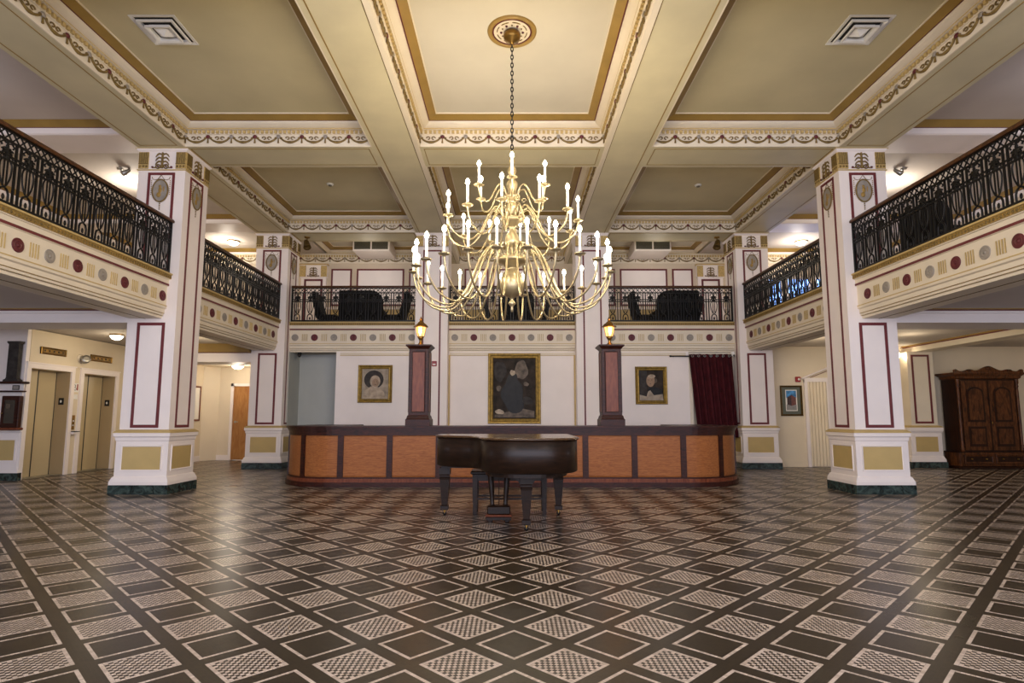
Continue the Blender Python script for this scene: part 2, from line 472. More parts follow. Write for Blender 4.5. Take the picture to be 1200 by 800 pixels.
# ------------------------------------------------------------------ ceiling, beams, coffers
struct(MB().box(-14, 14, -4, YW+.1, ZC+.06, ZC+.2, 'ceil'), 'ceiling')
XB = [(-6.54, -5.72), (-BX1, -BX0), (BX0, BX1), (5.72, 6.54)]
CY = [(5.05, 5.82), (9.73, 10.52), (14.46, 15.24)]
def soffit_lines(mb, x0, x1, y0, y1, ins=.085):
    for a in (x0+ins, x1-ins-.014): mb.box(a, a+.014, y0+ins, y1-ins, ZB-.005, ZB, 'gold')
    for a in (y0+ins, y1-ins-.014): mb.box(x0+ins, x1-ins, a, a+.014, ZB-.005, ZB, 'gold')
for i, (x0, x1) in enumerate(XB):
    ye = 15.24 if i in (0, 3) else YW
    b = MB(); b.box(x0, x1, -4, ye, ZB, ZC+.06, 'soffit')
    if i in (0, 3): b.box(x0, x1, ye, YW, 6.235, ZC+.06, 'ceil2')
    ys = [-3.9, 9.73, 10.52, 14.46, 15.24, YW] if i in (0, 3) else [-3.9, YW]
    segs = [(-3.9, 9.75), (10.55, 14.5)] if i in (0, 3) else [(-3.9, YW)]
    for y0, y1 in segs:
        if i in (0, 3): soffit_lines(b, x0, x1, y0, y1)
        else:
            inner = x1 if i == 1 else x0; outer = x0 if i == 1 else x1; sg = 1 if i == 1 else -1
            a = outer+sg*.075; b.box(min(a, a+sg*.016), max(a, a+sg*.016), y0, y1, ZB-.005, ZB, 'gold')
            a = inner-sg*.095; b.box(min(a, a+sg*.014), max(a, a+sg*.014), y0, y1, ZB-.004, ZB, 'relief')  # dark strip coloured in as the shadow line of the margin step
            b.box(min(inner, inner-sg*.08), max(inner, inner-sg*.08), y0, y1, ZB-.012, ZB, 'cream')
    trim(b)
for (y0, y1) in CY:
    b = MB()
    for j in range(3):
        x0, x1 = XB[j][1], XB[j+1][0]
        b.box(x0, x1, y0, y1, ZB, ZC+.06, 'soffit')
        soffit_lines(b, x0, x1, y0, y1, .07)
    trim(b)
    b = MB()      # lower-profile beams over the side balconies
    for s in (-1, 1):
        x0, x1 = sorted((s*11.4, s*6.54))
        b.box(x0, x1, y0+.04, y1-.04, 6.18, ZC+.06, 'white')
    trim(b)

def garland(mb, L, units, m='relief'):
    """swags, knots and drops in a u,v,n frame of length L (v = height above the soffit)"""
    p = L/units
    for k in range(units):
        u0 = k*p; c = u0+p/2
        pts = [(u0+.035+(p-.07)*t, .165-.085*(1-(2*t-1)**2)**.8, .012) for t in [i/10 for i in range(11)]]
        mb.tube(pts, [.012, .016, .017, .018, .023, .027, .023, .018, .017, .016, .012], m, 5)
        for sg in (-1, 1):
            q = [(c+sg*(.045+.035*math.cos(a)*(1-.05*a)), .155+.028*math.sin(a)*(1-.05*a), .01) for a in [i*.7 for i in range(8)]]
            mb.tube(q, .0105, m, 4)
            e = c+sg*(p/2-.045)
            mb.ball((e, .158, .012), (.028, .022, .014), m, 6, 4)
    for k in range(units+1):
        u = k*p
        if k in (0, units) : u = min(max(u, .012), L-.012)
        mm = 'redd' if k % 2 else 'grey'
        mb.ball((u, .178, .012), (.042, .036, .02), mm, 8, 5)
        mb.tube([(u, .155, .012), (u, .10, .012), (u, .068, .012)], [.009, .013, .018], m, 5)

def coffer(x0, x1, y0, y1, orn=(1, 1, 1, 1), ceil='ceil', ux=8, uy=10, rear=False):
    b = MB()
    def ring(prof, m):
        vs = []; fs = []
        for d, z in prof: vs += [(x0+d, y0+d, z), (x1-d, y0+d, z), (x1-d, y1-d, z), (x0+d, y1-d, z)]
        for k in range(len(prof)-1):
            for i in range(4):
                j = (i+1) % 4; fs.append((k*4+i, k*4+4+i, k*4+4+j, k*4+j))
        b.add(vs, fs, m)
    if not rear: ring([(0, 5.94), (.02, 5.94), (.02, 5.975), (.004, 5.98), (.004, 6.155), (.03, 6.16), (.03, 6.225), (.085, 6.23)], 'cream')
    ring([(.085, 6.23), (.085, 6.245)], 'goldl')
    ring([(.085, 6.245), (.12, 6.255), (.165, 6.28), (.185, 6.30), (.19, 6.32)], 'cream')
    ring([(.19, 6.32), (.192, 6.322), (.208, 6.322)], 'redd')
    ring([(.208, 6.322), (.325, ZC+.012)], 'gold')
    ring([(.325, ZC+.012), (.34, ZC+.012), (.34, ZC+.03)], 'cream')
    b.add([(x0+.33, y0+.33, ZC+.03), (x1-.33, y0+.33, ZC+.03), (x1-.33, y1-.33, ZC+.03), (x0+.33, y1-.33, ZC+.03)], [(3, 2, 1, 0)], ceil)
    # dentils
    for s in range(4):
        if rear: break
        L = (x1-x0) if s < 2 else (y1-y0)
        n = int(L/.078)
        for k in range(n):
            a = (k+.5)*L/n-.022
            if s == 0: b.box(x0+a, x0+a+.044, y0+.03, y0+.062, 6.168, 6.218, 'goldl')
            if s == 1: b.box(x0+a, x0+a+.044, y1-.062, y1-.03, 6.168, 6.218, 'goldl')
            if s == 2: b.box(x0+.03, x0+.062, y0+a, y0+a+.044, 6.168, 6.218, 'goldl')
            if s == 3: b.box(x1-.062, x1-.03, y0+a, y0+a+.044, 6.168, 6.218, 'goldl')
    o = trim(b)
    if rear: return
    g = MB()
    z = 5.94
    for s, (org, u, n, L, un) in enumerate((((x0, y0+.004, z), (1, 0, 0), (0, 1, 0), x1-x0, ux), ((x1, y1-.004, z), (-1, 0, 0), (0, -1, 0), x1-x0, ux),
                         ((x0+.004, y1, z), (0, -1, 0), (1, 0, 0), y1-y0, uy), ((x1-.004, y0, z), (0, 1, 0), (-1, 0, 0), y1-y0, uy))):
        if not orn[s]: continue
        g.M = face_frame(org, u, (0, 0, 1), n)
        garland(g, L, un)
    g.build('garland_frieze', o)
for j in range(3):
    x0, x1 = XB[j][1], XB[j+1][0]
    cm = 'ceil' if j == 1 else 'ceilo'
    coffer(x0, x1, 5.82, 9.73, (0, 1, 1, 1), cm)
    coffer(x0, x1, 10.52, 14.46, (0, 1, 1, 1), 'ceilo')
    coffer(x0, x1, 15.24, YW, (0, 1, 0, 0), uy=6, rear=(j != 1))
def plain_coffer(x0, x1, y0, y1):
    b = MB()
    def ring(prof, m):
        vs = []; fs = []
        for d, z in prof: vs += [(x0+d, y0+d, z), (x1-d, y0+d, z), (x1-d, y1-d, z), (x0+d, y1-d, z)]
        for k in range(len(prof)-1):
            for i in range(4):
                j = (i+1) % 4; fs.append((k*4+i, k*4+4+i, k*4+4+j, k*4+j))
        b.add(vs, fs, m)
    ring([(0, 6.18), (.03, 6.2), (.05, 6.285)], 'white'); ring([(.05, 6.285), (.07, 6.29)], 'red'); ring([(.07, 6.29), (.19, ZC+.012)], 'gold')
    b.add([(x0+.18, y0+.18, ZC+.014), (x1-.18, y0+.18, ZC+.014), (x1-.18, y1-.18, ZC+.014), (x0+.18, y1-.18, ZC+.014)], [(3, 2, 1, 0)], 'ceil2')
    trim(b)
for s in (-1, 1):
    x0, x1 = sorted((s*11.4, s*6.54))
    plain_coffer(x0, x1, 5.78, 9.77); plain_coffer(x0, x1, 10.48, 14.5); plain_coffer(x0, x1, 15.2, YW)

# rear mezzanine wall: side friezes, red panel frames, pilasters
fr = MB()
for s in (-1, 1):
    x0, x1 = sorted((s*11.4, s*BX1))
    fr.M = None
    fr.box(x0, x1, YW-.03, YW, 5.94, 6.2, 'cream'); fr.box(x0, x1, YW-.06, YW-.0, 6.2, 6.24, 'cream')
    n = int((x1-x0)/.08)
    for k in range(n): fr.box(x0+(k+.25)*(x1-x0)/n, x0+(k+.8)*(x1-x0)/n, YW-.06, YW-.03, 6.13, 6.19, 'goldl')
    fr.M = face_frame((x1, YW-.03, 5.92), (-1, 0, 0), (0, 0, 1), (0, -1, 0)); garland(fr, x1-x0, 20)
fr.build('garland_frieze', wall_back)
pf = MB(face_frame((0, YW, 0), (1, 0, 0), (0, 0, 1), (0, -1, 0)))
for a, b in ((-5.53, -4.9), (-4.75, -3.3), (-3.15, -2.5), (-1.45, -.72), (-.58, .58), (.72, 1.45), (2.5, 3.15), (3.3, 4.75), (4.9, 5.53)):
    pf.box(a, b, 4.62, 5.77, 0, .012, 'white'); pf.frame(a, b, 4.62, 5.77, .05, .022, 'red')
    pf.box(a, b, 3.75, 4.5, 0, .012, 'goldl')
pf.box(-11.4, 11.4, 4.52, 4.58, 0, .03, 'white')
pf.build('panel_frames', wall_back)

# ------------------------------------------------------------------ ornaments for columns
def palm(mb, cu, v0, s=1.):
    m = 'relief'
    mb.tube([(cu, v0, .01), (cu, v0+.29*s, .01)], [.022*s, .016*s], m, 6)
    for k, vv in enumerate((.10, .17, .24)):
        for sg in (-1, 1):
            q = [(cu+sg*s*.118*t, v0+s*(vv+.045*math.sin(PI*.8*t)-.06*t*t), .01) for t in (0, .25, .5, .75, 1)]
            mb.tube(q, [.010*s, .014*s, .016*s, .014*s, .007*s], m, 5)
    for sg in (-1, 1):
        q = [(cu+sg*s*(.07+.038*math.cos(a)), v0+s*(.035+.034*math.sin(a)), .01) for a in [i*PI/6 for i in range(12)]]
        mb.tube(q, .013*s, m, 5, closed=True)
        mb.ball((cu+sg*s*.07, v0+s*.035, .01), .016*s, 'redd', 6, 4)
        mb.ball((cu+sg*s*.165, v0+s*.022, .01), .022*s, 'redd', 6, 4)
        mb.tube([(cu+sg*s*.1, v0+.015*s, .01), (cu+sg*s*.15, v0+.012*s, .01)], .012*s, m, 4)

def cameo(mb, cu, cv, ru=.135, rv=.2):
    mb.ell(cu, cv, ru, rv, .004, .012, 'grey', 28)
    q = [(cu+ru*math.cos(a), cv+rv*math.sin(a), .016) for a in [i*2*PI/28 for i in range(28)]]
    mb.tube(q, .013, 'relief', 6, closed=True)
    # small raised figure: leaf-like sprig
    mb.ball((cu-.005, cv+.075, .016), (.026, .03, .01), 'gold', 8, 5)
    mb.ball((cu, cv+.01, .016), (.034, .055, .011), 'gold', 8, 5)
    mb.ball((cu-.02, cv-.075, .016), (.042, .05, .01), 'gold', 8, 5)
    mb.ball((cu+.06, cv+.03, .016), (.012, .055, .009), 'gold', 6, 4)
    # ribbon above, side drops and tassel below
    mb.tube([(cu-.06, cv+rv-.005, .01), (cu, cv+rv+.085, .01), (cu+.06, cv+rv-.005, .01)], .006, 'relief', 4)
    mb.ball((cu, cv+rv+.09, .01), .013, 'redd', 6, 4)
    for sg in (-1, 1):
        mb.tube([(cu+sg*x, cv+y, .01) for x, y in ((.05, rv+.01), (.10, rv-.005), (.145, rv+.01), (.155, rv+.05))], .005, 'relief', 4)
        for k in range(8):
            mb.ball((cu+sg*.162, cv+rv-.02-k*.035, .01), (.008, .013, .007), 'gold', 6, 4)
    for k in range(4):
        mb.ball((cu, cv-rv-.03-k*.033, .01), (.015-.002*k, .015, .009), 'relief', 6, 4)

def column(name_loc, label, cx, y0, y1, front, inner, inner_sign, outer_w=.41, cap=True, ztop=ZB, lower_top=2.85):
    """square panelled column standing on a marble-footed pedestal"""
    cy = (y0+y1)/2; hy = (y1-y0)/2; hx = outer_w
    t = thing('column', label, 'column', (cx, cy, 0), 0, 'panelled columns of the hall')
    MB().stack(0, 0, [(hx+.08, hy+.07, 0), (hx+.08, hy+.07, .14), (hx+.07, hy+.06, .15)], 'marble').build('marble_base', t)
    p = MB()
    p.stack(0, 0, [(hx+.075, hy+.065, .15), (hx+.075, hy+.065, .20), (hx+.045, hy+.04, .27), (hx+.025, hy+.02, .29), (hx+.025, hy+.02, .86),
                   (hx+.035, hy+.03, .87), (hx+.04, hy+.035, .92), (hx+.06, hy+.055, .94), (hx+.06, hy+.055, .995), (hx+.045, hy+.04, 1.0)], 'white')
    ped = p.build('pedestal', t)
    MB().stack(0, 0, [(hx+.065, hy+.06, .995), (hx+.065, hy+.06, 1.012), (hx+.02, hy+.015, 1.045), (hx-.02, hy-.02, 1.05)], 'goldl').build('gold_cap', ped)
    faces = [((0, -hy-.02, 0), (1, 0, 0), (0, -1, 0), hx), ((inner_sign*(hx+.025), 0, 0), (0, inner_sign, 0), (inner_sign, 0, 0), hy)]
    for o, u, n, hw in faces:
        q = MB(face_frame(o, u, (0, 0, 1), n))
        q.box(-hw+.09, hw-.09, .395, .77, 0, .006, 'goldl'); q.mitre(-hw+.065, hw-.065, .37, .795, [(0, .001), (.004, .014), (.02, .012), (.028, .005)], 'white')
        q.build('dado_panel', ped)
    MB().box(-hx, hx, -hy, hy, 1.05, ztop-.4 if cap else ztop, 'white').build('shaft', t)
    o, u, n = (0, -hy, 0), (1, 0, 0), (0, -1, 0)
    if front:
        q = MB(face_frame(o, u, (0, 0, 1), n)); q.frame(-.235, .235, 1.08, lower_top, .05, .008, 'red'); q.box(-.185, .185, 1.13, lower_top-.05, 0, .003, 'white')
        q.build('lower_panel_frame', t)
        q = MB(face_frame(o, u, (0, 0, 1), n)); q.frame(-.235, .235, 3.75, 5.50, .045, .008, 'red'); q.build('upper_panel_frame', t)
        q = MB(face_frame(o, u, (0, 0, 1), n)); cameo(q, 0, 5.17); q.build('cameo_ornament', t)
    if inner:
        q = MB(face_frame((inner_sign*hx, 0, 0), (0, inner_sign, 0), (0, 0, 1), (inner_sign, 0, 0)))
        q.frame(-.215, .215, 1.08, 5.50, .045, .008, 'red'); q.build('side_panel_frame', t)
        q = MB(face_frame((inner_sign*hx, 0, 0), (0, inner_sign, 0), (0, 0, 1), (inner_sign, 0, 0)))
        cameo(q, 0, 5.17); q.build('cameo_ornament', t)
    if cap:
        k = MB()
        k.stack(0, 0, [(hx+.012, hy+.012, 5.54), (hx+.012, hy+.012, 5.56), (hx, hy, 5.565), (hx, hy, 5.885), (hx+.02, hy+.02, 5.895), (hx+.045, hy+.045, 5.93), (hx+.045, hy+.045, ZB)], 'white')
        k.stack(0, 0, [(hx+.018, hy+.018, 5.538), (hx+.018, hy+.018, 5.556)], 'goldl')
        k.stack(0, 0, [(hx+.05, hy+.05, 5.925), (hx+.05, hy+.05, 5.937)], 'goldl')
        cap_o = k.build('capital', t)
        r = MB()
        for o, u, n, hw in (((0, -hy, 0), (1, 0, 0), (0, -1, 0), hx), ((inner_sign*hx, 0, 0), (0, inner_sign, 0), (inner_sign, 0, 0), hy)):
            r.M = face_frame(o, u, (0, 0, 1), n)
            palm(r, 0, 5.575)
            for sg in (-1, 1):
                a, b = sorted((sg*hw, sg*(hw-.17)))
                r.box(a, b, 5.57, 5.87, 0, .016, 'reliefl')
                for i in range(6):
                    c = a+.015+i*.028
                    r.box(c-.006, c+.006, 5.67, 5.86, .016, .026, 'relief')
                r.box(a, b, 5.65, 5.665, .016, .024, 'relief')
                for i in range(3): r.ball((a+.03+i*.055, 5.61, .016), (.02, .025, .012), 'relief', 6, 4)
        r.build('palm_relief', cap_o)
    return t
column('near_left', 'white square column with maroon panels in the left foreground', -6.12, YN0, YN1, True, True, 1)
column('near_right', 'white square column with maroon panels in the right foreground', 6.12, YN0, YN1, True, True, -1)
column('far_left', 'smaller-looking white square column beside the left end of the desk', -6.12, YF0, YF1, True, True, 1, lower_top=2.85)
column('far_right', 'smaller-looking white square column beside the right end, by the maroon curtain', 6.12, YF0, YF1, True, True, -1)
# slim pillars behind the desk carrying the central beams
for s, lb in ((-1, 'tall plain white pillar behind the desk left of the large portrait'), (1, 'tall plain white pillar behind the desk right of the large portrait')):
    t = thing('pillar', lb, 'column', (s*2.03, 14.9, 0), 0, 'plain pillars behind the desk')
    MB().box(-.41, .41, -.37, .37, 0, 5.6, 'white').build('shaft', t)
    q = MB(face_frame((0, -.37, 0), (1, 0, 0), (0, 0, 1), (0, -1, 0))); q.frame(-.235, .235, 1.02, 5.5, .04, .008, 'red'); q.build('panel_frame', t)
    k = MB().stack(0, 0, [(.42, .38, 5.56), (.42, .38, 5.58), (.41, .37, 5.59), (.41, .37, 5.88), (.45, .41, 5.93), (.45, .41, ZB)], 'white').build('capital', t)
    q = MB(face_frame((0, -.37, 0), (1, 0, 0), (0, 0, 1), (0, -1, 0))); palm(q, 0, 5.6)
    for sg in (-1, 1):
        a, b = sorted((sg*.41, sg*.24)); q.box(a, b, 5.6, 5.87, 0, .016, 'reliefl')
    q.build('palm_relief', k)
# pilasters on the rear mezzanine wall
for s, lb in ((-1, 'flat white pilaster on the upper rear wall at the left end of the balcony'), (1, 'flat white pilaster on the upper rear wall at the right end of the balcony')):
    t = thing('pilaster', lb, 'pilaster', (s*6.04, YW, 3.5), 0, 'pilasters on the upper rear wall')
    MB().box(-.38, .38, -.10, -.002, 0, 1.98, 'white').build('shaft', t)
    q = MB(face_frame((0, -.10, 0), (1, 0, 0), (0, 0, 1), (0, -1, 0))); q.frame(-.28, .28, .35, 1.93, .06, .008, 'redd'); q.build('panel_frame', t)
    k = MB().box(-.41, .41, -.13, -.002, 1.98, 2.36, 'white').box(-.43, .43, -.15, -.002, 2.36, 2.40, 'goldl').build('capital', t)
    q = MB(face_frame((0, -.13, 0), (1, 0, 0), (0, 0, 1), (0, -1, 0))); palm(q, 0, 2.0)
    for sg in (-1, 1):
        a, b = sorted((sg*.41, sg*.23)); q.box(a, b, 2.0, 2.34, 0, .016, 'reliefl')
    q.build('palm_relief', k)
# pilaster by the wardrobe
t = thing('pilaster', 'short white pilaster with maroon panel beside the dark wardrobe', 'pilaster', (10.39, 14.95, 0))
MB().box(-.46, .46, -.22, .14, 0, .15, 'marble').build('marble_base', t)
p = MB().stack(0, -.03, [(.44, .17, .15), (.44, .17, .2), (.40, .15, .28), (.39, .14, .3), (.39, .14, .86), (.42, .17, .92), (.42, .17, 1.0)], 'white').build('pedestal', t)
q = MB(face_frame((0, -.17, 0), (1, 0, 0), (0, 0, 1), (0, -1, 0))); q.box(-.28, .28, .4, .77, 0, .008, 'goldl'); q.frame(-.31, .31, .37, .8, .03, .014, 'white'); q.build('dado_panel', p)
MB().stack(0, -.03, [(.425, .175, 1.0), (.425, .175, 1.015), (.36, .13, 1.05)], 'goldl').build('gold_cap', p)
MB().box(-.33, .33, -.15, .14, 1.05, 2.91, 'cream').build('shaft', t)
q = MB(face_frame((0, -.15, 0), (1, 0, 0), (0, 0, 1), (0, -1, 0))); q.frame(-.23, .23, 1.1, 2.84, .05, .008, 'red'); q.build('panel_frame', t)
# pier at the far left, at the start of the elevator wall
t = thing('pilaster', 'white pier with gold dado panel at the left edge, beside the first elevator', 'pilaster', (-10.25, 11.86, 0))
MB().box(-.42, .42, -.07, .03, 0, .15, 'marble').build('marble_base', t)
p = MB().stack(0, -.01, [(.41, .05, .15), (.40, .04, .2), (.37, .03, .3), (.37, .03, .94), (.40, .05, .96), (.40, .05, 1.0)], 'white').build('pedestal', t)
q = MB(face_frame((0, -.04, 0), (1, 0, 0), (0, 0, 1), (0, -1, 0))); q.box(-.3, .3, .4, .8, 0, .008, 'goldl'); q.frame(-.33, .33, .37, .83, .03, .014, 'white'); q.build('dado_panel', p)
MB().box(-.37, .37, -.06, .03, 1.0, 3.07, 'white').build('shaft', t)

# ------------------------------------------------------------------ balcony fronts
def fascia(o, u, n, L, meds, first_red, depth=.6):
    """balcony front in a u (along), v (height), n (out) frame, u from 0 to L"""
    b = MB(face_frame(o, u, (0, 0, 1), n))
    vs = []; fs = []
    prof = [(-depth, 2.92), (-.07, 2.92), (-.07, 2.96), (-.045, 2.965), (-.045, 3.00), (-.03, 3.01), (-.03, 3.075), (0., 3.09), (0., 3.13), (-.012, 3.135),
            (-.012, 3.47), (.012, 3.475), (.012, 3.585), (.02, 3.59)]
    for d, z in prof: vs += [(0, z, d), (L, z, d)]
    for k in range(len(prof)-1): fs.append((2*k, 2*k+1, 2*k+3, 2*k+2))
    b.add(vs, fs, 'cream')
    b.add([(0, 2.92, -depth), (L, 2.92, -depth), (L, 3.1, -depth), (0, 3.1, -depth)], [(3, 2, 1, 0)], 'cream')
    b.box(0, L, 3.48, 3.515, .012, .018, 'red')
    b.box(0, L, 3.125, 3.14, -.012, .004, 'goldl'); b.box(0, L, 3.003, 3.012, -.045, -.03, 'gold'); b.box(0, L, 2.962, 2.969, -.07, -.045, 'gold')
    b.box(0, L, 2.915, 2.92, -.36, -.345, 'relief')
    b.box(0, L, 3.585, 3.60, -.4, .035, 'cream'); b.box(0, L, 3.60, 3.665, -.4, .05, 'gold'); b.box(0, L, 3.665, 3.69, -.4, .07, 'goldl')
    for k in range(int(L/.055)):
        c = (k+.5)*L/int(L/.055)
        b.ball((c, 3.632, .05), (.019, .024, .012), 'relief', 6, 4)
    tr = trim(b)
    # reeds between medallions
    r = MB(face_frame(o, u, (0, 0, 1), n))
    ms = sorted(meds)
    cs = [(a+c)/2 for a, c in zip(ms, ms[1:])]
    gap = ms[1]-ms[0]
    for e in (ms[0]-gap/2, ms[-1]+gap/2):
        if .09 < e < L-.09: cs.append(e)
    for c in cs:
        for i in range(4):
            x = c+(i-1.5)*.041
            r.box(x-.008, x+.003, 3.20, 3.38, -.012, -.003, 'goldl'); r.box(x+.003, x+.0065, 3.20, 3.38, -.012, -.0095, 'relief')  # second strip is a darker shadow line painted beside each reed
    r.build('reeded_panel', tr)
    for k, c in enumerate(ms):
        red = (k % 2 == 0) == first_red
        q = MB(face_frame(o, u, (0, 0, 1), n) @ T(c, 3.29, -.012))
        m = 'redd' if red else 'grey'
        q.lathe([(.088, 0), (.088, .008), (.08, .014), (.072, .008), (.062, .008), (.055, .014), (.04, .012), (.034, .007), (.016, .007), (.014, .016), (0, .018)], (0, 0, 0), m, 24)
        q.build('rosette', tr)
    return tr
# left near / far, right near / far, back three
fascia((-FA, 3.9, 0), (0, 1, 0), (1, 0, 0), YN0-3.9, [9.67-3.9-.483*k for k in range(12)], False)
fascia((FA, YN0, 0), (0, -1, 0), (-1, 0, 0), YN0-3.9, [.29+.483*k for k in range(12)], True)
fascia((-FA, YN1, 0), (0, 1, 0), (1, 0, 0), YF0-YN1, [.27+.49*k for k in range(8)], False)
fascia((FA, YF0, 0), (0, -1, 0), (-1, 0, 0), YF0-YN1, [.30+.49*k for k in range(8)], True)
fascia((-XI, YB-.02, 0), (1, 0, 0), (0, -1, 0), XI-BX1, [(XI-BX1)/2+.5*k for k in range(-3, 4)], False, .12)
fascia((-BX0, YB-.02, 0), (1, 0, 0), (0, -1, 0), 2*BX0, [BX0+.49*k for k in range(-3, 4)], False, .12)
fascia((BX1, YB-.02, 0), (1, 0, 0), (0, -1, 0), XI-BX1, [(XI-BX1)/2+.5*k for k in range(-3, 4)], False, .12)

# ------------------------------------------------------------------ iron railings
def baluster_mesh(wd):
    """one lyre-and-vase panel, width wd, in u,v,n (v=0 at the coping)"""
    b = MB(); m = 'iron'
    h = wd/2
    for sg in (-1, 1):
        x = sg*(h-.034)
        b.box(x-.0110, x+.0110, .05, .765, -.011, .011, m)
        b.ball((x, .54, 0), (.016, .02, .016), m, 6, 4)
        # vase sides
        q = catmull([(sg*.062, .53, 0), (sg*.082, .47, 0), (sg*.075, .36, 0), (sg*.045, .27, 0), (sg*.018, .225, 0)], 3)
        b.tube(q, .0105, m, 5)
        b.box(sg*.022-.0075, sg*.022+.0075, .235, .53, -.006, .006, m)
        # foot arch
        q = [(sg*.018, .205, 0), (sg*.05, .185, 0), (sg*.066, .14, 0), (sg*.066, .06, 0)]
        b.tube(q, .0135, m, 5)
        # leaves above the middle rail
        for a, l in ((.5, .085), (1.05, .075), (-.15, .06)):
            q = [(sg*(.01+l*t*math.cos(a)), .60+.01+l*t*math.sin(a)+.025*math.sin(PI*t), 0) for t in (0, .35, .7, 1)]
            b.tube(q, [.010, .019, .017, .007], m, 5)
        b.tube([(sg*.02, .735, 0), (sg*.06, .75, 0), (sg*.09, .72, 0), (sg*.075, .69, 0)], .011, m, 4)
    b.tube([(0, .55, 0), (0, .76, 0)], [.018, .014], m, 5)
    b.ball((0, .70, 0), (.026, .026, .014), m, 8, 5)
    b.ball((0, .215, 0), (.026, .016, .014), m, 8, 4)
    b.ball((0, .10, 0), (.022, .04, .012), m, 8, 4)
    # scrolls of the middle band
    for c in (-.06, 0, .06):
        q = [(c+.024*math.cos(a), .565+.022*math.sin(a), 0) for a in [i*PI/4 for i in range(8)]]
        b.tube(q, .010, m, 4, closed=True)
    # crossed band under the handrail
    k = 3
    for i in range(k):
        c = -h+wd*(i+.5)/k; e = wd/k/2-.006
        b.tube([(c-e, .785, 0), (c+e, .885, 0)], .0095, m, 4); b.tube([(c-e, .885, 0), (c+e, .785, 0)], .0095, m, 4)
        b.ball((c, .835, 0), (.02, .02, .012), m, 6, 4)
    return b
def railing(o, u, n, L, label, group='black iron balcony railings'):
    ang = math.atan2(u[1], u[0])
    t = thing('balcony_railing', label, 'railing', o, ang, group)
    # local frame: x along, y = into balcony, z up
    cnt = round(L/.315); wd = L/cnt
    hr = MB()
    prof = [(-.045, .895), (-.05, .92), (-.035, .95), (.035, .95), (.05, .92), (.045, .895)]
    vs = [(x, y, z) for x in (.01, L-.01) for y, z in prof]; k = len(prof)
    hr.add(vs, [(i, (i+1) % k, k+(i+1) % k, k+i) for i in range(k)]+[tuple(range(k-1, -1, -1)), tuple(range(k, 2*k))], 'handr')
    hr.build('handrail', t)
    r = MB()
    for z0, z1 in ((.0, .055), (.53, .548), (.582, .60), (.76, .782), (.882, .897)): r.box(.01, L-.01, -.014, .014, z0, z1, 'iron')
    r.build('rails', t)
    for x in (.02, L-.02):
        MB().box(x-.015, x+.015, -.015, .015, 0, .9, 'iron').build('end_post', t)
    b = baluster_mesh(wd); b2 = MB(Matrix(((1, 0, 0, 0), (0, 0, 1, 0), (0, 1, 0, 0), (0, 0, 0, 1))))
    b2.v = [tuple(b2.M @ Vector(p)) for p in b.v]; b2.f = [f[::-1] for f in b.f]; b2.mi = b.mi; b2.mats = b.mats; b2.sm = b.sm
    first = b2.build('baluster', t); first.location = (wd/2, 0, 0)
    for i in range(1, cnt):
        c = first.copy(); C.objects.link(c); c.parent = t; c.location = (wd*(i+.5), 0, 0)
    return t
ZR = 3.69
g1 = 'black iron balcony railings'
railing((-FA, 5.4, ZR), (0, 1, 0), 0, YN0-5.4, 'black iron balcony railing on the near left, ending at the foreground column')
railing((FA, YN0, ZR), (0, -1, 0), 0, YN0-5.4, 'black iron balcony railing on the near right, ending at the foreground column')
railing((-FA, YN1, ZR), (0, 1, 0), 0, YF0-YN1, 'black iron balcony railing between the two left columns')
railing((FA, YF0, ZR), (0, -1, 0), 0, YF0-YN1, 'black iron balcony railing between the two right columns, windows behind')
railing((-XI, YB, ZR), (1, 0, 0), 0, XI-BX1, 'black iron railing of the rear balcony, left bay')
railing((-BX0, YB, ZR), (1, 0, 0), 0, 2*BX0, 'black iron railing of the rear balcony, middle bay behind the chandelier')
railing((BX1, YB, ZR), (1, 0, 0), 0, XI-BX1, 'black iron railing of the rear balcony, right bay')

# ------------------------------------------------------------------ chandelier
CX, CYY = 0., 7.30
ch = thing('chandelier', 'large brass chandelier with three tiers of lit candles hanging from ceiling chain', 'chandelier', (CX, CYY, 0))
st = [(0, 2.575), (.012, 2.585), (.02, 2.62), (.013, 2.64), (.03, 2.665), (.05, 2.69), (.03, 2.715), (.018, 2.74), (.035, 2.765), (.09, 2.785), (.13, 2.83), (.153, 2.89),
      (.157, 2.94), (.15, 3.0), (.125, 3.06), (.085, 3.11), (.055, 3.13), (.06, 3.15), (.10, 3.165), (.11, 3.19), (.18, 3.205), (.205, 3.235), (.2, 3.27), (.12, 3.29), (.07, 3.31),
      (.05, 3.35), (.035, 3.40), (.05, 3.42), (.085, 3.45), (.092, 3.50), (.085, 3.56), (.06, 3.60), (.035, 3.64), (.03, 3.68), (.06, 3.70), (.10, 3.73), (.14, 3.765), (.14, 3.80),
      (.08, 3.82), (.055, 3.86), (.075, 3.90), (.09, 3.94), (.07, 3.985), (.045, 4.01), (.06, 4.03), (.105, 4.06), (.105, 4.10), (.06, 4.12), (.05, 4.17), (.075, 4.22), (.07, 4.28),
      (.04, 4.32), (.03, 4.36), (.045, 4.40), (.06, 4.44), (.045, 4.48), (.025, 4.51), (.03, 4.55), (.05, 4.57), (.025, 4.60), (.012, 4.63), (0, 4.64)]
MB().lathe(st, (0, 0, 0), 'brass', 28).build('stem', ch)
chn = MB()
z = 4.62; k = 0
while z < 6.24:
    a = .5*PI*(k % 2); ca, sa = math.cos(a), math.sin(a)
    q = [(.016*math.cos(t)*ca, .016*math.cos(t)*sa, z+.035+.037*math.sin(t)) for t in [i*PI/6 for i in range(12)]]
    chn.tube(q, .0075, 'blackm', 5, closed=True); z += .057; k += 1
chn.build('chain', ch)
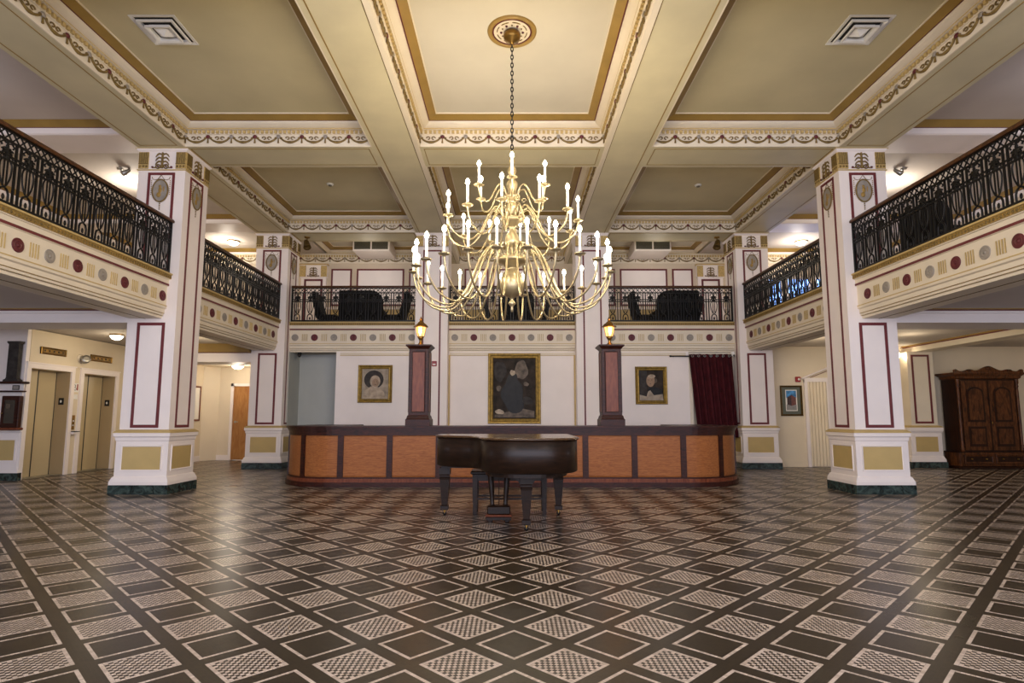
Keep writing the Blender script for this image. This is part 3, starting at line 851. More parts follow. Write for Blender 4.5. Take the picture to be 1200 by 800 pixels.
MB().lathe([(0, 6.20), (.02, 6.20), (.03, 6.235), (.10, 6.27), (.115, 6.31), (.11, 6.36), (.0, 6.36)], (0, 0, 0), 'brassd', 24).build('canopy', ch)
def tier(n, off, path, R, zc, cand, r_arm):
    pts = catmull([(r, 0, z) for r, z in path], 5)
    arm0 = MB().tube(pts, r_arm, 'brass', 7).ball((path[3][0], 0, path[3][1]), .019, 'brass', 8, 6)
    first = arm0.build('arm', ch)
    # sub-part meshes
    pan = MB().lathe([(.008, -.05), (.012, -.03), (.02, -.012), (.055, -.004), (.068, .008), (.055, .004), (.022, .002), (.022, .03), (.018, .034), (.0, .034)], (R, 0, zc), 'brass', 16)
    cd = MB().lathe([(.0145, .03), (.0145, .03+cand), (.010, .034+cand), (0, .036+cand)], (R, 0, zc), 'candle', 12)
    bl = MB().lathe([(.008, 0), (.018, .014), (.027, .034), (.021, .058), (.008, .08), (0, .088)], (R, 0, zc+.036+cand), 'bulb', 12)
    subs = [pan.build('drip_pan', first), cd.build('candle', first), bl.build('flame_bulb', first)]
    objs = [first]
    for i in range(1, n):
        c = first.copy(); C.objects.link(c); c.parent = ch
        for s_ in subs:
            d = s_.copy(); C.objects.link(d); d.parent = c
        objs.append(c)
    for i, o in enumerate(objs): o.rotation_euler = (0, 0, off+2*PI*i/n)
tier(24, PI/24, [(.15, 3.24), (.20, 3.36), (.30, 3.40), (.42, 3.24), (.58, 2.86), (.74, 2.65), (.90, 2.62), (1.08, 2.70), (1.20, 2.86), (1.24, 3.02)], 1.24, 3.05, .215, .0125)
tier(12, math.radians(22), [(.10, 3.78), (.15, 3.90), (.23, 3.93), (.32, 3.80), (.43, 3.58), (.56, 3.46), (.70, 3.48), (.81, 3.58), (.85, 3.70)], .85, 3.73, .21, .0115)
tier(6, PI/6, [(.07, 4.09), (.12, 4.20), (.19, 4.22), (.25, 4.13), (.31, 4.01), (.38, 3.96), (.45, 4.0), (.48, 4.12)], .48, 4.15, .21, .0105)
# small decorative scrolls on the stem
sc_ = MB()
for i in range(6):
    a = i*PI/3
    for zz, rr in ((4.06, .10), (3.77, .13)):
        q = [(math.cos(a)*(rr+.05+.035*math.cos(t)*(1-.09*t)), math.sin(a)*(rr+.05+.035*math.cos(t)*(1-.09*t)), zz-.02+.035*math.sin(t)*(1-.09*t)) for t in [k*.8 for k in range(9)]]
        sc_.tube(q, .006, 'brass', 5)
sc_.build('stem_scrolls', ch)
# ceiling medallion
md = thing('ceiling_medallion', 'round gilded plaster medallion on the ceiling above the chandelier', 'medallion', (CX, CYY, 0))
zc = ZC+.03
MB().lathe([(.33, zc), (.325, zc-.02), (.30, zc-.035), (.275, zc-.02), (.262, zc-.012), (.262, zc)], (0, 0, 0), 'gold', 48).build('gilt_ring', md)
MB().lathe([(.262, zc), (.262, zc-.016), (.245, zc-.016), (.245, zc)], (0, 0, 0), 'redd', 48).build('red_ring', md)
MB().lathe([(.246, zc-.010), (.246, zc), (.0, zc)], (0, 0, 0), 'cream', 48).build('disc', md)
r = MB().lathe([(.246, zc-.010), (0, zc-.012)], (0, 0, 0), 'cream', 48)
for i in range(8):
    a = 2*PI*i/8+.3
    q = [(.2*math.cos(a+t), .2*math.sin(a+t), zc-.014) for t in (-.28, -.14, 0, .14, .28)]
    r.tube(q, [.005, .009, .007, .009, .005], 'relief', 5)
for i in range(12):
    a = 2*PI*i/12
    r.ball((.145*math.cos(a), .145*math.sin(a), zc-.014), .012 if i % 2 else .018, 'relief' if i % 2 else 'redd', 6, 4)
r.build('relief', md)

# ------------------------------------------------------------------ grand piano (tail towards the camera)
pn = thing('grand_piano', 'dark brown grand piano with closed lid standing before the desk', 'piano', (0, 0, 0))
outl = [(-.97, 8.02), (.75, 8.02), (.75, 6.95)]
tail = catmull([(.75, 6.95, 0), (.74, 6.72, 0), (.66, 6.50, 0), (.48, 6.37, 0), (.22, 6.32, 0), (-.04, 6.36, 0), (-.24, 6.48, 0), (-.34, 6.68, 0), (-.37, 6.88, 0), (-.46, 7.08, 0),
                (-.62, 7.22, 0), (-.80, 7.33, 0), (-.93, 7.48, 0), (-.97, 7.66, 0)], 5)
OUT = [(-.97, 8.02), (.75, 8.02)]+[(p.x, p.y) for p in tail]
OUT = OUT[::-1] if False else OUT
def offs(poly, d):
    n = len(poly); res = []
    for i in range(n):
        a, b, c = Vector(poly[i-1]), Vector(poly[i]), Vector(poly[(i+1) % n])
        e1 = (b-a); e2 = (c-b)
        n1 = Vector((e1.y, -e1.x)).normalized() if e1.length > 1e-6 else Vector((0, 0)); n2 = Vector((e2.y, -e2.x)).normalized() if e2.length > 1e-6 else n1
        nn = (n1+n2)
        if nn.length < 1e-6: nn = n1
        nn.normalize(); k = max(.5, nn.dot(n1))
        res.append((b.x+nn.x*d/k, b.y+nn.y*d/k))
    return res
area = sum(OUT[i-1][0]*OUT[i][1]-OUT[i][0]*OUT[i-1][1] for i in range(len(OUT)))/2
sgn = 1 if area > 0 else -1
if sgn < 0: OUT = OUT[::-1]
def poly_stack(mb, lv, m, smooth=True):
    """lv: [(offset, z)]"""
    n = len(OUT); vs = []; fs = []
    for d, z in lv: vs += [(x, y, z) for x, y in (offs(OUT, d) if d else OUT)]
    for k in range(len(lv)-1):
        for i in range(n):
            j = (i+1) % n; fs.append((k*n+i, k*n+j, k*n+n+j, k*n+n+i))
    mb.add(vs, fs, m, smooth); mb.add(vs[:n], [tuple(range(n-1, -1, -1))], m); mb.add(vs[-n:], [tuple(range(n))], m)
    return mb
poly_stack(MB(), [(-.02, .645), (0, .655), (0, .99), (-.012, .998)], 'piano').build('case', pn)
poly_stack(MB(), [(.0, 1.0), (.022, 1.002), (.026, 1.012), (.02, 1.024), (-.01, 1.028)], 'pianol').build('lid', pn)
# deeper belly rail under the tail, key-bed underside
u_ = MB()
pl = [(p.x, p.y) for p in catmull([(.64, 6.95, 0), (.60, 6.66, 0), (.42, 6.44, 0), (.2, 6.38, 0), (-.04, 6.43, 0), (-.22, 6.56, 0), (-.29, 6.75, 0), (-.31, 6.95, 0)], 4)]
u_.prism(pl, .60, .648, 'piano'); u_.box(-.9, .68, 7.55, 7.98, .61, .648, 'piano'); u_.box(-.25, .55, 6.9, 7.56, .61, .648, 'piano')
u_.build('underframe', pn)
kb = MB().box(-.97, .75, 8.02, 8.06, .655, .72, 'piano').box(-.97, .75, 8.02, 8.04, .72, .98, 'piano').build('fallboard', pn)
def piano_leg(x, y, ztop):
    b = MB()
    b.stack(x, y, [(.055, .055, ztop), (.07, .07, ztop-.01), (.07, .07, ztop-.09), (.058, .058, ztop-.105), (.058, .058, ztop-.12), (.068, .068, ztop-.13), (.062, .062, ztop-.16),
                   (.036, .036, .13), (.05, .05, .12), (.05, .05, .075), (.03, .03, .065)][::-1], 'piano')
    o = b.build('leg', pn)
    c = MB(); c.lathe([(.012, 0), (.014, .01), (.014, .03), (.012, .045)], (x, y, .02), 'brassd', 10)
    c.M = T(x, y, .024) @ Matrix.Rotation(PI/2, 4, 'X'); c.lathe([(.0, -.012), (.022, -.012), (.024, -.006), (.024, .006), (.022, .012), (0, .012)], (0, 0, 0), 'blackm', 14)
    c.build('caster', o)
piano_leg(-.87, 7.72, .612); piano_leg(.60, 7.72, .612)
piano_leg(.16, 6.66, .605)
br = MB()   # curved brackets at the front leg
for sg in (-1, 1):
    poly = [(.16+sg*.06, .605), (.16+sg*.26, .605)]+[(.16+sg*(.26-.2*math.sin(a)), .605-.10*(1-math.cos(a))*1.4) for a in [i*PI/2/6 for i in range(1, 7)]]
    br.M = face_frame((0, 6.69, 0), (1, 0, 0), (0, 0, 1), (0, -1, 0)); br.prism(poly if sg > 0 else poly[::-1], -.0, .06, 'piano')
br.build('leg_bracket', pn)
ly = MB()
for sg in (-1, 1):
    q = catmull([(-.16+sg*.11, 7.3, .62), (-.16+sg*.10, 7.3, .5), (-.16+sg*.085, 7.29, .3), (-.16+sg*.08, 7.28, .19)], 4)
    ly.tube(q, [.038]*4+[.034]*4+[.028]*4+[.034], 'piano', 8)
ly.bbox(-.30, -.02, 7.18, 7.36, .09, .19, 'piano', .012); ly.bbox(-.32, 0., 7.14, 7.38, .07, .092, 'mahol', .006); ly.bbox(-.31, -.01, 7.13, 7.15, .03, .07, 'piano', .004)
lyo = ly.build('pedal_lyre', pn)
for i in (-1, 0, 1):
    x = -.16+i*.065
    MB().tube([(x, 7.30, .62), (x, 7.30, .19)], .005, 'piano', 6).build('pedal_rod', lyo)
    pd = MB(); pd.prism([(x-.014, 7.36), (x+.014, 7.36), (x+.02, 7.44), (x, 7.47), (x-.02, 7.44)], .105, .118, 'brassd'); pd.build('pedal', lyo)
MB().bbox(-.29, -.23, 7.16, 7.22, 0, .072, 'piano', .008).bbox(-.09, -.03, 7.16, 7.22, 0, .072, 'piano', .008).build('lyre_foot', lyo)

# bench
bn = thing('piano_bench', 'dark wooden bench pushed under the piano keyboard', 'bench', (-.03, 7.90, 0))
MB().bbox(-.51, .51, -.21, .19, .515, .555, 'piano', .012).build('seat', bn)
MB().box(-.46, .46, -.18, -.16, .43, .515, 'piano').box(-.46, .46, .14, .16, .43, .515, 'piano').box(-.46, -.44, -.16, .14, .43, .515, 'piano').box(.44, .46, -.16, .14, .43, .515, 'piano').build('apron', bn)
for x in (-.45, .45):
    for y in (-.165, .145):
        MB().stack(x, y, [(.024, .024, 0), (.034, .034, .515)], 'piano').build('leg', bn)
MB().box(-.43, .43, -.175, -.155, .19, .215, 'piano').box(-.43, .43, .135, .155, .19, .215, 'piano').build('stretcher', bn)

# ------------------------------------------------------------------ reception desk
def desk_path(off=0.):
    r = 1.1; X = 3.28; y0 = 10.76
    pts = [(-X-r-off, 13.4)]
    for i in range(0, 19):
        a = PI+PI/2*i/18
        pts.append((-X+(r+off)*math.cos(a), y0+r+(r+off)*math.sin(a)))
    for i in range(1, 24): pts.append((-X+2*X*i/24, y0-off))
    for i in range(0, 19):
        a = -PI/2+PI/2*i/18
        pts.append((X+(r+off)*math.cos(a), y0+r+(r+off)*math.sin(a)))
    pts.append((X+r+off, 13.4))
    return pts
def desk_strip(mb, o0, o1, z0, z1, m):
    A, B = desk_path(o0), desk_path(o1); n = len(A)
    vs = [(x, y, z0) for x, y in A]+[(x, y, z1) for x, y in A]+[(x, y, z0) for x, y in B]+[(x, y, z1) for x, y in B]
    fs = []
    for i in range(n-1):
        fs += [(i, i+1, n+i+1, n+i), (2*n+i+1, 2*n+i, 3*n+i, 3*n+i+1), (n+i, n+i+1, 3*n+i+1, 3*n+i), (i+1, i, 2*n+i, 2*n+i+1)]
    fs += [(0, n, 3*n, 2*n), (n-1, 3*n-1, 4*n-1, 2*n-1)]
    return mb.add(vs, fs, m)
dk = thing('reception_desk', 'long curved-end wooden reception desk with orange-brown panels across the hall', 'reception desk', (0, 0, 0))
b = MB(); desk_strip(b, .085, -1.0, 1.055, 1.092, 'maho'); desk_strip(b, .06, -.9, 1.03, 1.056, 'maho'); b.build('countertop', dk)
b = MB(); desk_strip(b, .03, -.04, .925, 1.03, 'maho'); desk_strip(b, .045, .0, 1.0, 1.031, 'maho'); b.build('top_rail', dk)
b = MB(); desk_strip(b, .065, -.04, 0, .085, 'maho'); desk_strip(b, .045, -.04, .085, .15, 'mahol'); desk_strip(b, .03, -.04, .15, .175, 'maho'); b.build('plinth', dk)
b = MB(); desk_strip(b, -.02, -.04, .17, .93, 'maho'); b.build('backing', dk)
def desk_at(s):
    """signed distance along the front from the centre -> point, tangent angle"""
    X, r, y0 = 3.28, 1.1, 10.76
    if abs(s) <= X: return (s, y0, 0.)
    sg = 1 if s > 0 else -1; a = (abs(s)-X)/r
    if a <= PI/2: return (sg*(X+r*math.sin(a)), y0+r-r*math.cos(a), sg*a)
    e = abs(s)-X-r*PI/2
    return (sg*(X+r), y0+r+e, sg*PI/2)
posts = [-.445-.89*k for k in range(4)][::-1]+[.445+.89*k for k in range(4)]
posts = [-5.74, -4.74, -3.87]+posts+[3.87, 4.74, 5.74]
for s in posts:
    x, y, a = desk_at(s)
    q = MB(T(x, y, 0) @ Matrix.Rotation(a, 4, 'Z')); q.box(-.052, .052, -.03, .03, .17, .93, 'maho'); q.box(-.03, .03, -.036, -.03, .2, .9, 'maho'); q.build('post', dk)
for s0, s1 in zip(posts, posts[1:]):
    q = MB(); n = 10; vs = []; fs = []
    for i in range(n+1):
        s = s0+.05+(s1-s0-.1)*i/n; x, y, a = desk_at(s)
        for d, z in ((.0, .175), (-.008, .2), (-.008, .9), (0, .925)):
            vs.append((x+math.sin(a)*(-d)*-1*-1, y+math.cos(a)*d*1, z))
    for i in range(n):
        for k in range(3): fs.append((i*4+k, i*4+4+k, i*4+5+k, i*4+1+k))
    q.add(vs, fs, 'desk'); q.build('panel', dk)

# wooden pillars on the desk with lanterns
def desk_pillar(x, lb):
    t = thing('desk_pillar', lb, 'pillar', (x, 11.28, 1.092), 0, 'wooden pillars standing on the desk')
    MB().stack(0, 0, [(.23, .23, 0), (.23, .23, .12), (.215, .215, .135), (.20, .20, .19), (.19, .19, .20)], 'maho').build('base', t)
    b = MB(); b.box(-.185, .185, -.185, .185, .2, 1.46, 'maho')
    sh = b.build('shaft', t)
    for o, u, n in (((0, -.185, 0), (1, 0, 0), (0, -1, 0)), ((.185, 0, 0), (0, 1, 0), (1, 0, 0)), ((-.185, 0, 0), (0, -1, 0), (-1, 0, 0))):
        q = MB(face_frame(o, u, (0, 0, 1), n)); q.box(-.115, .115, .27, 1.40, 0, .004, 'mahol'); q.mitre(-.135, .135, .25, 1.42, [(0, .001), (.004, .014), (.016, .012), (.022, .004)], 'maho')
        q.build('panel', sh)
    MB().stack(0, 0, [(.19, .19, 1.46), (.2, .2, 1.475), (.225, .225, 1.50), (.245, .245, 1.515), (.245, .245, 1.54), (.2, .2, 1.55)], 'maho').build('cap', t)
    return t
def lantern(x, lb):
    t = thing('lantern', lb, 'lantern', (x, 11.28, 1.092+1.55), 0, 'brass lanterns on the desk pillars')
    MB().lathe([(.075, 0), (.08, .012), (.05, .03), (.03, .06), (.028, .10), (.045, .13), (.06, .15), (.05, .17), (.0, .17)], (0, 0, 0), 'brassd', 14).build('base', t)
    n = 6
    MB().lathe([(.062, .172), (.10, .36), (0, .362)], (0, 0, 0), 'lampg', n, smooth=False).build('glass', t)
    fr_ = MB()
    for i in range(n):
        a = 2*PI*i/n
        fr_.tube([(.064*math.cos(a), .064*math.sin(a), .17), (.104*math.cos(a), .104*math.sin(a), .365)], .007, 'brassd', 5)
    fr_.lathe([(.07, .165), (.072, .178), (.06, .178)], (0, 0, 0), 'brassd', n, smooth=False)
    fr_.build('cage', t)
    MB().lathe([(.10, .355), (.145, .36), (.14, .375), (.09, .43), (.06, .445), (.055, .46), (.03, .475), (.025, .50), (.035, .515), (.02, .53), (.006, .57), (0, .575)], (0, 0, 0), 'brassd', n, smooth=False).build('roof', t)
    MB().ball((0, -.085, .265), (.03, .012, .045), 'lampc', 10, 8).build('bulb', t)
    return t
desk_pillar(-1.78, 'wooden panelled pillar on the desk, left of the large portrait')
desk_pillar(1.90, 'wooden panelled pillar on the desk, right of the large portrait')
lantern(-1.78, 'glowing brass lantern on the left desk pillar'); lantern(1.90, 'glowing brass lantern on the right desk pillar')

# ------------------------------------------------------------------ framed pictures
def framed(name, label, x0, x1, z0, z1, y, fw, parts, group=None, fm='frame'):
    t = thing(name, label, 'picture', ((x0+x1)/2, y, z0), 0, group)
    w2 = (x1-x0)/2; h = z1-z0
    F = face_frame((0, 0, 0), (1, 0, 0), (0, 0, 1), (0, -1, 0))
    q = MB(F); q.mitre(-w2, w2, 0, h, [(0, .0), (0, .035), (.012, .05), (fw*.35, .045), (fw*.6, .03), (fw*.85, .034), (fw, .02), (fw, 0)], fm)
    q.build('frame', t)
    c = MB(F); parts(c, -w2+fw*.9, w2-fw*.9, fw*.9, h-fw*.9); c.build('picture', t)
    return t
def sub(c, u0, u1, v0, v1):
    return (lambda a, b: (u0+(u1-u0)*a, v0+(v1-v0)*b))
def flat(c, poly, n, m): c.prism(poly, n-.002, n, m)
def big(c, u0, u1, v0, v1):
    P = sub(c, u0, u1, v0, v1); W, Hh = u1-u0, v1-v0
    c.box(u0, u1, v0, v1, .004, .012, 'p_dark')
    def blob(cu, cv, ru, rv, n, m, k=3, seed=1):
        rr = random.Random(seed)
        ph = [rr.random()*6.28 for _ in range(3)]
        poly = []
        for i in range(28):
            a = 2*PI*i/28; f = 1+.10*math.sin(2*a+ph[0])+.07*math.sin(3*a+ph[1])+.05*math.sin(5*a+ph[2])
            poly.append(P(min(.97, max(.03, cu+ru*f*math.cos(a))), min(.97, max(.03, cv+rv*f*math.sin(a)))))
        flat(c, poly, n, m)
    blob(.66, .80, .14, .17, .0130, 'p_mid', seed=3); blob(.17, .78, .13, .18, .0132, 'p_grey', seed=4)
    flat(c, [P(.05, .03), P(.96, .03), P(.96, .13), P(.7, .17), P(.4, .13), P(.05, .07)], .0134, 'p_mid')
    blob(.47, .38, .27, .27, .0140, 'p_black', seed=5); blob(.45, .62, .14, .12, .0142, 'p_black', seed=6)
    blob(.46, .755, .055, .05, .0150, 'p_light', seed=7); blob(.14, .50, .05, .05, .0150, 'p_mid', seed=8)
    blob(.77, .57, .06, .035, .0150, 'p_mid', seed=9); blob(.80, .30, .13, .06, .0150, 'p_grey', seed=10); blob(.16, .12, .1, .04, .015, 'p_light', seed=11)
def portrait_a(c, u0, u1, v0, v1):
    P = sub(c, u0, u1, v0, v1); W, Hh = u1-u0, v1-v0
    c.box(u0, u1, v0, v1, .004, .012, 'p_pale')
    c.ell(*P(.45, .64), W*.36, Hh*.30, .012, .002, 'p_grey', 28)
    flat(c, [P(.06, .02), P(.9, .02), P(.82, .25), P(.6, .40), P(.35, .42), P(.12, .28)], .016, 'p_light')
    c.ell(*P(.5, .58), W*.19, Hh*.2, .016, .002, 'p_light', 20)
    c.ell(*P(.51, .54), W*.12, Hh*.13, .018, .002, 'p_skin', 20)
    for a, b, r in ((.46, .57, .02), (.56, .57, .02), (.51, .475, .03)): c.ell(*P(a, b), W*r, Hh*.012, .020, .001, 'p_mid', 10)
def portrait_b(c, u0, u1, v0, v1):
    P = sub(c, u0, u1, v0, v1); W, Hh = u1-u0, v1-v0
    c.box(u0, u1, v0, v1, .004, .012, 'p_dark')
    flat(c, [P(.02, .15), P(.3, .15), P(.34, .98), P(.02, .98)], .0135, 'p_grey')
    flat(c, [P(.3, .1), P(.95, .1), P(.92, .36), P(.7, .44), P(.42, .44), P(.32, .3)], .014, 'p_black')
    flat(c, [P(.02, .01), P(.98, .01), P(.95, .22), P(.6, .18), P(.45, .34), P(.36, .3), P(.3, .14), P(.02, .2)], .0155, 'p_pale')
    c.ell(*P(.47, .65), W*.17, Hh*.2, .016, .002, 'p_skin', 22)
    c.ell(*P(.52, .80), W*.15, Hh*.06, .0165, .002, 'p_light', 18)
    for a, b, r in ((.40, .68, .025), (.52, .68, .025), (.46, .55, .04)): c.ell(*P(a, b), W*r, Hh*.013, .019, .001, 'p_mid', 10)
    c.ell(*P(.62, .66), W*.12, Hh*.09, .015, .002, 'p_mid', 18)
framed('framed_painting', 'large gilt-framed dark full-length painting on the wall behind the desk', -.61, .73, 1.09, 2.88, YB, .13, big)
framed('framed_portrait', 'small gilt-framed pale portrait on the wall left of the desk pillar', -3.92, -3.05, 1.62, 2.58, YB, .10, portrait_a, 'small portraits flanking the large painting')
framed('framed_portrait', 'small gilt-framed dark portrait between desk pillar and maroon curtain', 3.14, 3.95, 1.58, 2.54, YB, .10, portrait_b, 'small portraits flanking the large painting')
def building(c, u0, u1, v0, v1):
    P = sub(c, u0, u1, v0, v1)
    c.box(u0, u1, v0, v1, .004, .010, 'matb')
    flat(c, [P(.19, .12), P(.81, .12), P(.81, .9), P(.19, .9)], .013, 'paper')
    flat(c, [P(.23, .60), P(.77, .60), P(.77, .87), P(.23, .87)], .0145, 'p_sky')
    flat(c, [P(.23, .15), P(.77, .15), P(.77, .36), P(.23, .36)], .0145, 'p_road')
    flat(c, [P(.23, .36), P(.77, .36), P(.77, .60), P(.5, .72), P(.23, .60)], .0145, 'paper')
    flat(c, [P(.27, .36), P(.5, .31), P(.5, .70), P(.27, .62)], .016, 'p_brickd')
    flat(c, [P(.5, .31), P(.75, .36), P(.75, .62), P(.5, .70)], .016, 'p_brick')
    for i in range(4):
        for j in range(5):
            for a, b, m in ((.30+.048*i, .036, 'p_grey'), (.53+.052*i, .036, 'p_mid')):
                flat(c, [P(a, .39+.05*j), P(a+.02, .39+.05*j), P(a+.02, .415+.05*j), P(a, .415+.05*j)], .0175, m)
framed('framed_print', 'framed print of a brick building on the right wall below the red alarm', 6.92, 7.48, 1.29, 2.07, 15.1, .045, building, fm='framed')

# red pull station on the pillar
t = thing('pull_station', 'tiny red pull station on the white pillar, beside the left desk pillar', 'fire alarm', (-1.94, 14.53, 2.52))
MB().bbox(-.06, .06, -.04, 0, 0, .13, 'alarm', .008).build('housing', t)
MB().bbox(-.035, .035, -.05, -.04, .03, .06, 'plastic', .003).build('handle', t)
# red fire alarm
t = thing('fire_alarm', 'small red fire alarm on the right wall above the framed print', 'fire alarm', (7.39, 15.1, 2.16))
MB().bbox(-.065, .065, -.05, 0, 0, .14, 'alarm', .01).build('housing', t)
MB(face_frame((.018, -.05, .07), (1, 0, 0), (0, 0, 1), (0, -1, 0))).lathe([(.032, 0), (.03, .01), (.0, .018)], (0, 0, 0), 'plastic', 14).build('strobe', t)

# ------------------------------------------------------------------ curtain
cr = thing('curtain_rod', 'black curtain rod above the maroon curtain right of the portraits', 'curtain rod', (0, YB-.10, 2.80))
MB().tube([(4.05, 0, 0), (5.66, 0, 0)], .016, 'blackm', 8).build('rod', cr)
MB(T(4.06, 0, 0) @ Matrix.Rotation(-PI/2, 4, 'Y')).lathe([(0, 0), (.024, .004), (.024, .05), (0, .054)], (0, 0, 0), 'blackm', 12).build('finial', cr)
for x in (4.12, 5.60): MB().box(x-.01, x+.01, 0, .10 if x < 4.5 else .14, -.012, .012, 'blackm').build('bracket', cr)
ct = thing('curtain', 'long maroon curtain hanging from black rod in the doorway behind the desk', 'curtain', (0, YB-.10, 0))
q = MB(); vs = []; fs = []; nu, nv = 84, 12
for j in range(nv+1):
    v = j/nv; z = 2.85-v*2.10
    for i in range(nu+1):
        uu = i/nu
        top0, top1 = 4.50, 5.58; bt0, bt1 = 4.68, 5.66
        x = (top0+(top1-top0)*uu)*(1-v)+(bt0+(bt1-bt0)*uu)*v
        ph = uu*2*PI*6.5+.9*math.sin(uu*7)
        y = (.05+.02*v)*math.sin(ph)+.022*v*math.sin(uu*11+1)
        vs.append((x, y, z))
for j in range(nv):
    for i in range(nu):
        a = j*(nu+1)+i; fs.append((a, a+1, a+nu+2, a+nu+1))
q.add(vs, fs, 'curt', True); q.build('fabric', ct)
for i in range(7):
    x = 4.58+i*.155
    g = MB(face_frame((x, -.046, 2.80), (1, 0, 0), (0, 0, 1), (0, -1, 0)))
    g.tube([(.026*math.cos(a), .026*math.sin(a), 0) for a in [k*PI/6 for k in range(12)]], .006, 'steel', 5, closed=True); g.build('grommet', ct)

# ------------------------------------------------------------------ wardrobe
wd = thing('wardrobe', 'tall dark carved wooden wardrobe against the right wall', 'wardrobe', (11.83, 14.79, 0))
WX, WY = .78, .24
b = MB(); b.box(-WX, WX, -WY, WY, .40, 2.22, 'wardd'); b.build('carcass', wd)
b = MB(); b.bbox(-WX-.06, WX+.06, -WY-.04, WY, .06, .40, 'ward', .012); b.stack(0, -.02, [(WX+.08, WY+.04, .0), (WX+.08, WY+.04, .05), (WX+.06, WY+.02, .065)], 'wardd')
b.stack(0, -.015, [(WX+.07, WY+.02, .385), (WX+.07, WY+.02, .41), (WX+.02, WY, .42)], 'wardd'); b.build('plinth', wd)
FW = face_frame((0, -WY, 0), (1, 0, 0), (0, 0, 1), (0, -1, 0))
for sg in (-1, 1):
    d = MB(face_frame((0, -WY-.04, 0), (1, 0, 0), (0, 0, 1), (0, -1, 0)))
    a, c = sorted((sg*.03, sg*.74)); d.box(a, c, .13, .34, 0, .016, 'wardd'); d.mitre(a, c, .13, .34, [(0, .016), (.01, .026), (.03, .022), (.04, .016)], 'ward')
    do = d.build('drawer', wd)
    for k in (-.18, .18):
        h = MB(face_frame((sg*.385+k, -WY-.056, .24), (1, 0, 0), (0, 0, 1), (0, -1, 0))); h.lathe([(.02, 0), (.012, .01), (.018, .022), (0, .03)], (0, 0, 0), 'brassd', 10); h.build('knob', do)
    d = MB(FW); a, c = sorted((sg*.012, sg*.665)); d.box(a, c, .45, 2.16, 0, .022, 'ward'); do = d.build('door', wd)
    cxm = (a+c)/2
    def arch(hw, v0, v1, rise, k=10):
        return [(cxm-hw, v0), (cxm+hw, v0)]+[(cxm+hw*math.cos(t), v1+rise*math.sin(t)) for t in [PI*i/k for i in range(k+1)]]
    d = MB(FW); d.prism(arch(.215, 1.14, 1.86, .15), .022, .034, 'wardd'); d.prism(arch(.17, 1.19, 1.83, .13), .034, .046, 'ward'); d.build('arched_panel', do)
    d = MB(FW); d.box(cxm-.215, cxm+.215, .54, 1.03, .022, .034, 'wardd'); d.box(cxm-.165, cxm+.165, .60, .97, .034, .046, 'ward'); d.build('lower_panel', do)
    # turned corner column
    cc = MB(); prof = [(.034, .42), (.045, .44), (.045, .50), (.03, .52), (.04, .56), (.03, .62), (.032, 1.9), (.026, 1.98), (.042, 2.02), (.03, 2.06), (.046, 2.10), (.046, 2.2)]
    cc.lathe(prof, (sg*(WX-.045), -WY-.01, 0), 'ward', 14); cc.build('corner_column', wd)
MB().box(-.014, .014, -WY-.034, -WY, .45, 2.16, 'wardd').build('door_stile', wd)
k_ = MB(face_frame((.045, -WY-.022, 1.12), (1, 0, 0), (0, 0, 1), (0, -1, 0))).ell(0, 0, .012, .03, 0, .006, 'brassd', 12); k_.build('keyhole_plate', wd)
b = MB(); b.stack(0, -.03, [(WX+.0, WY+.0, 2.2), (WX+.03, WY+.03, 2.22), (WX+.04, WY+.04, 2.27), (WX+.09, WY+.07, 2.31), (WX+.11, WY+.08, 2.33), (WX+.11, WY+.08, 2.36), (WX+.09, WY+.06, 2.365)], 'ward'); b.build('cornice', wd)
def crest(x):
    a = abs(x)/.86
    z = .03+.13*math.exp(-(a/.25)**2)+.05*math.exp(-((a-.55)/.13)**2)+.055*math.exp(-((a-.95)/.07)**2)
    return z
xs = [-.86+1.72*i/60 for i in range(61)]
b = MB(face_frame((0, -WY-.10, 2.36), (1, 0, 0), (0, 0, 1), (0, -1, 0)))
b.prism([(x, 0) for x in xs][::1]+[(x, crest(x)) for x in xs[::-1]], -.04, 0, 'ward')
b.ball((0, .10, .0), (.07, .045, .02), 'ward', 12, 6)
for sg in (-1, 1):
    b.tube([(sg*(.5+.07*math.cos(t)*(1-.1*t)), .045+.03*math.sin(t)*(1-.1*t), .004) for t in [k*.7 for k in range(9)]], .01, 'wardd', 5)
b.build('carved_crest', wd)
for sx in (-.8, .8):
    for sy in (-.22, .18): pass

# ------------------------------------------------------------------ right wall door with pediment and folding partition
d = MB(); F = face_frame((8.30, 15.1, 0), (1, 0, 0), (0, 0, 1), (0, -1, 0))
d.M = F; d.box(-.76, -.68, 0, 2.22, 0, .05, 'white'); d.box(.68, .76, 0, 2.22, 0, .05, 'white'); d.box(-.76, .76, 2.16, 2.24, 0, .06, 'white')
dr = struct(d, 'door_1')
d = MB(F)
d.tube([(-.82, 2.25, .05), (0, 2.58, .05), (.82, 2.25, .05)], .028, 'white', 6); d.tube([(-.82, 2.25, .04), (.82, 2.25, .04)], .022, 'white', 6)
d.prism([(-.7, 2.26), (.7, 2.26), (0, 2.54)], .0, .02, 'lowwall'); d.tube([(-.6, 2.27, .03), (0, 2.5, .03), (.6, 2.27, .03)], .01, 'red', 4); d.build('pediment', dr)
d = MB(F); vs = []; fs = []
N = 12
for i in range(N+1):
    u = -.68+.5*i/N; n = .02+.03*(i % 2)
    vs += [(u, .02, n), (u, 2.16, n)]
for i in range(N): fs.append((2*i, 2*i+2, 2*i+3, 2*i+1))
d.add(vs, fs, 'lowwall'); d.build('folding_partition', dr)
d = MB(F); d.box(-.18, .68, .02, 2.16, .005, .02, 'white'); d.frame(-.1, .6, .2, .95, .02, .03, 'white'); d.frame(-.1, .6, 1.1, 2.0, .02, .03, 'white')
dl = d.build('door_leaf', dr)
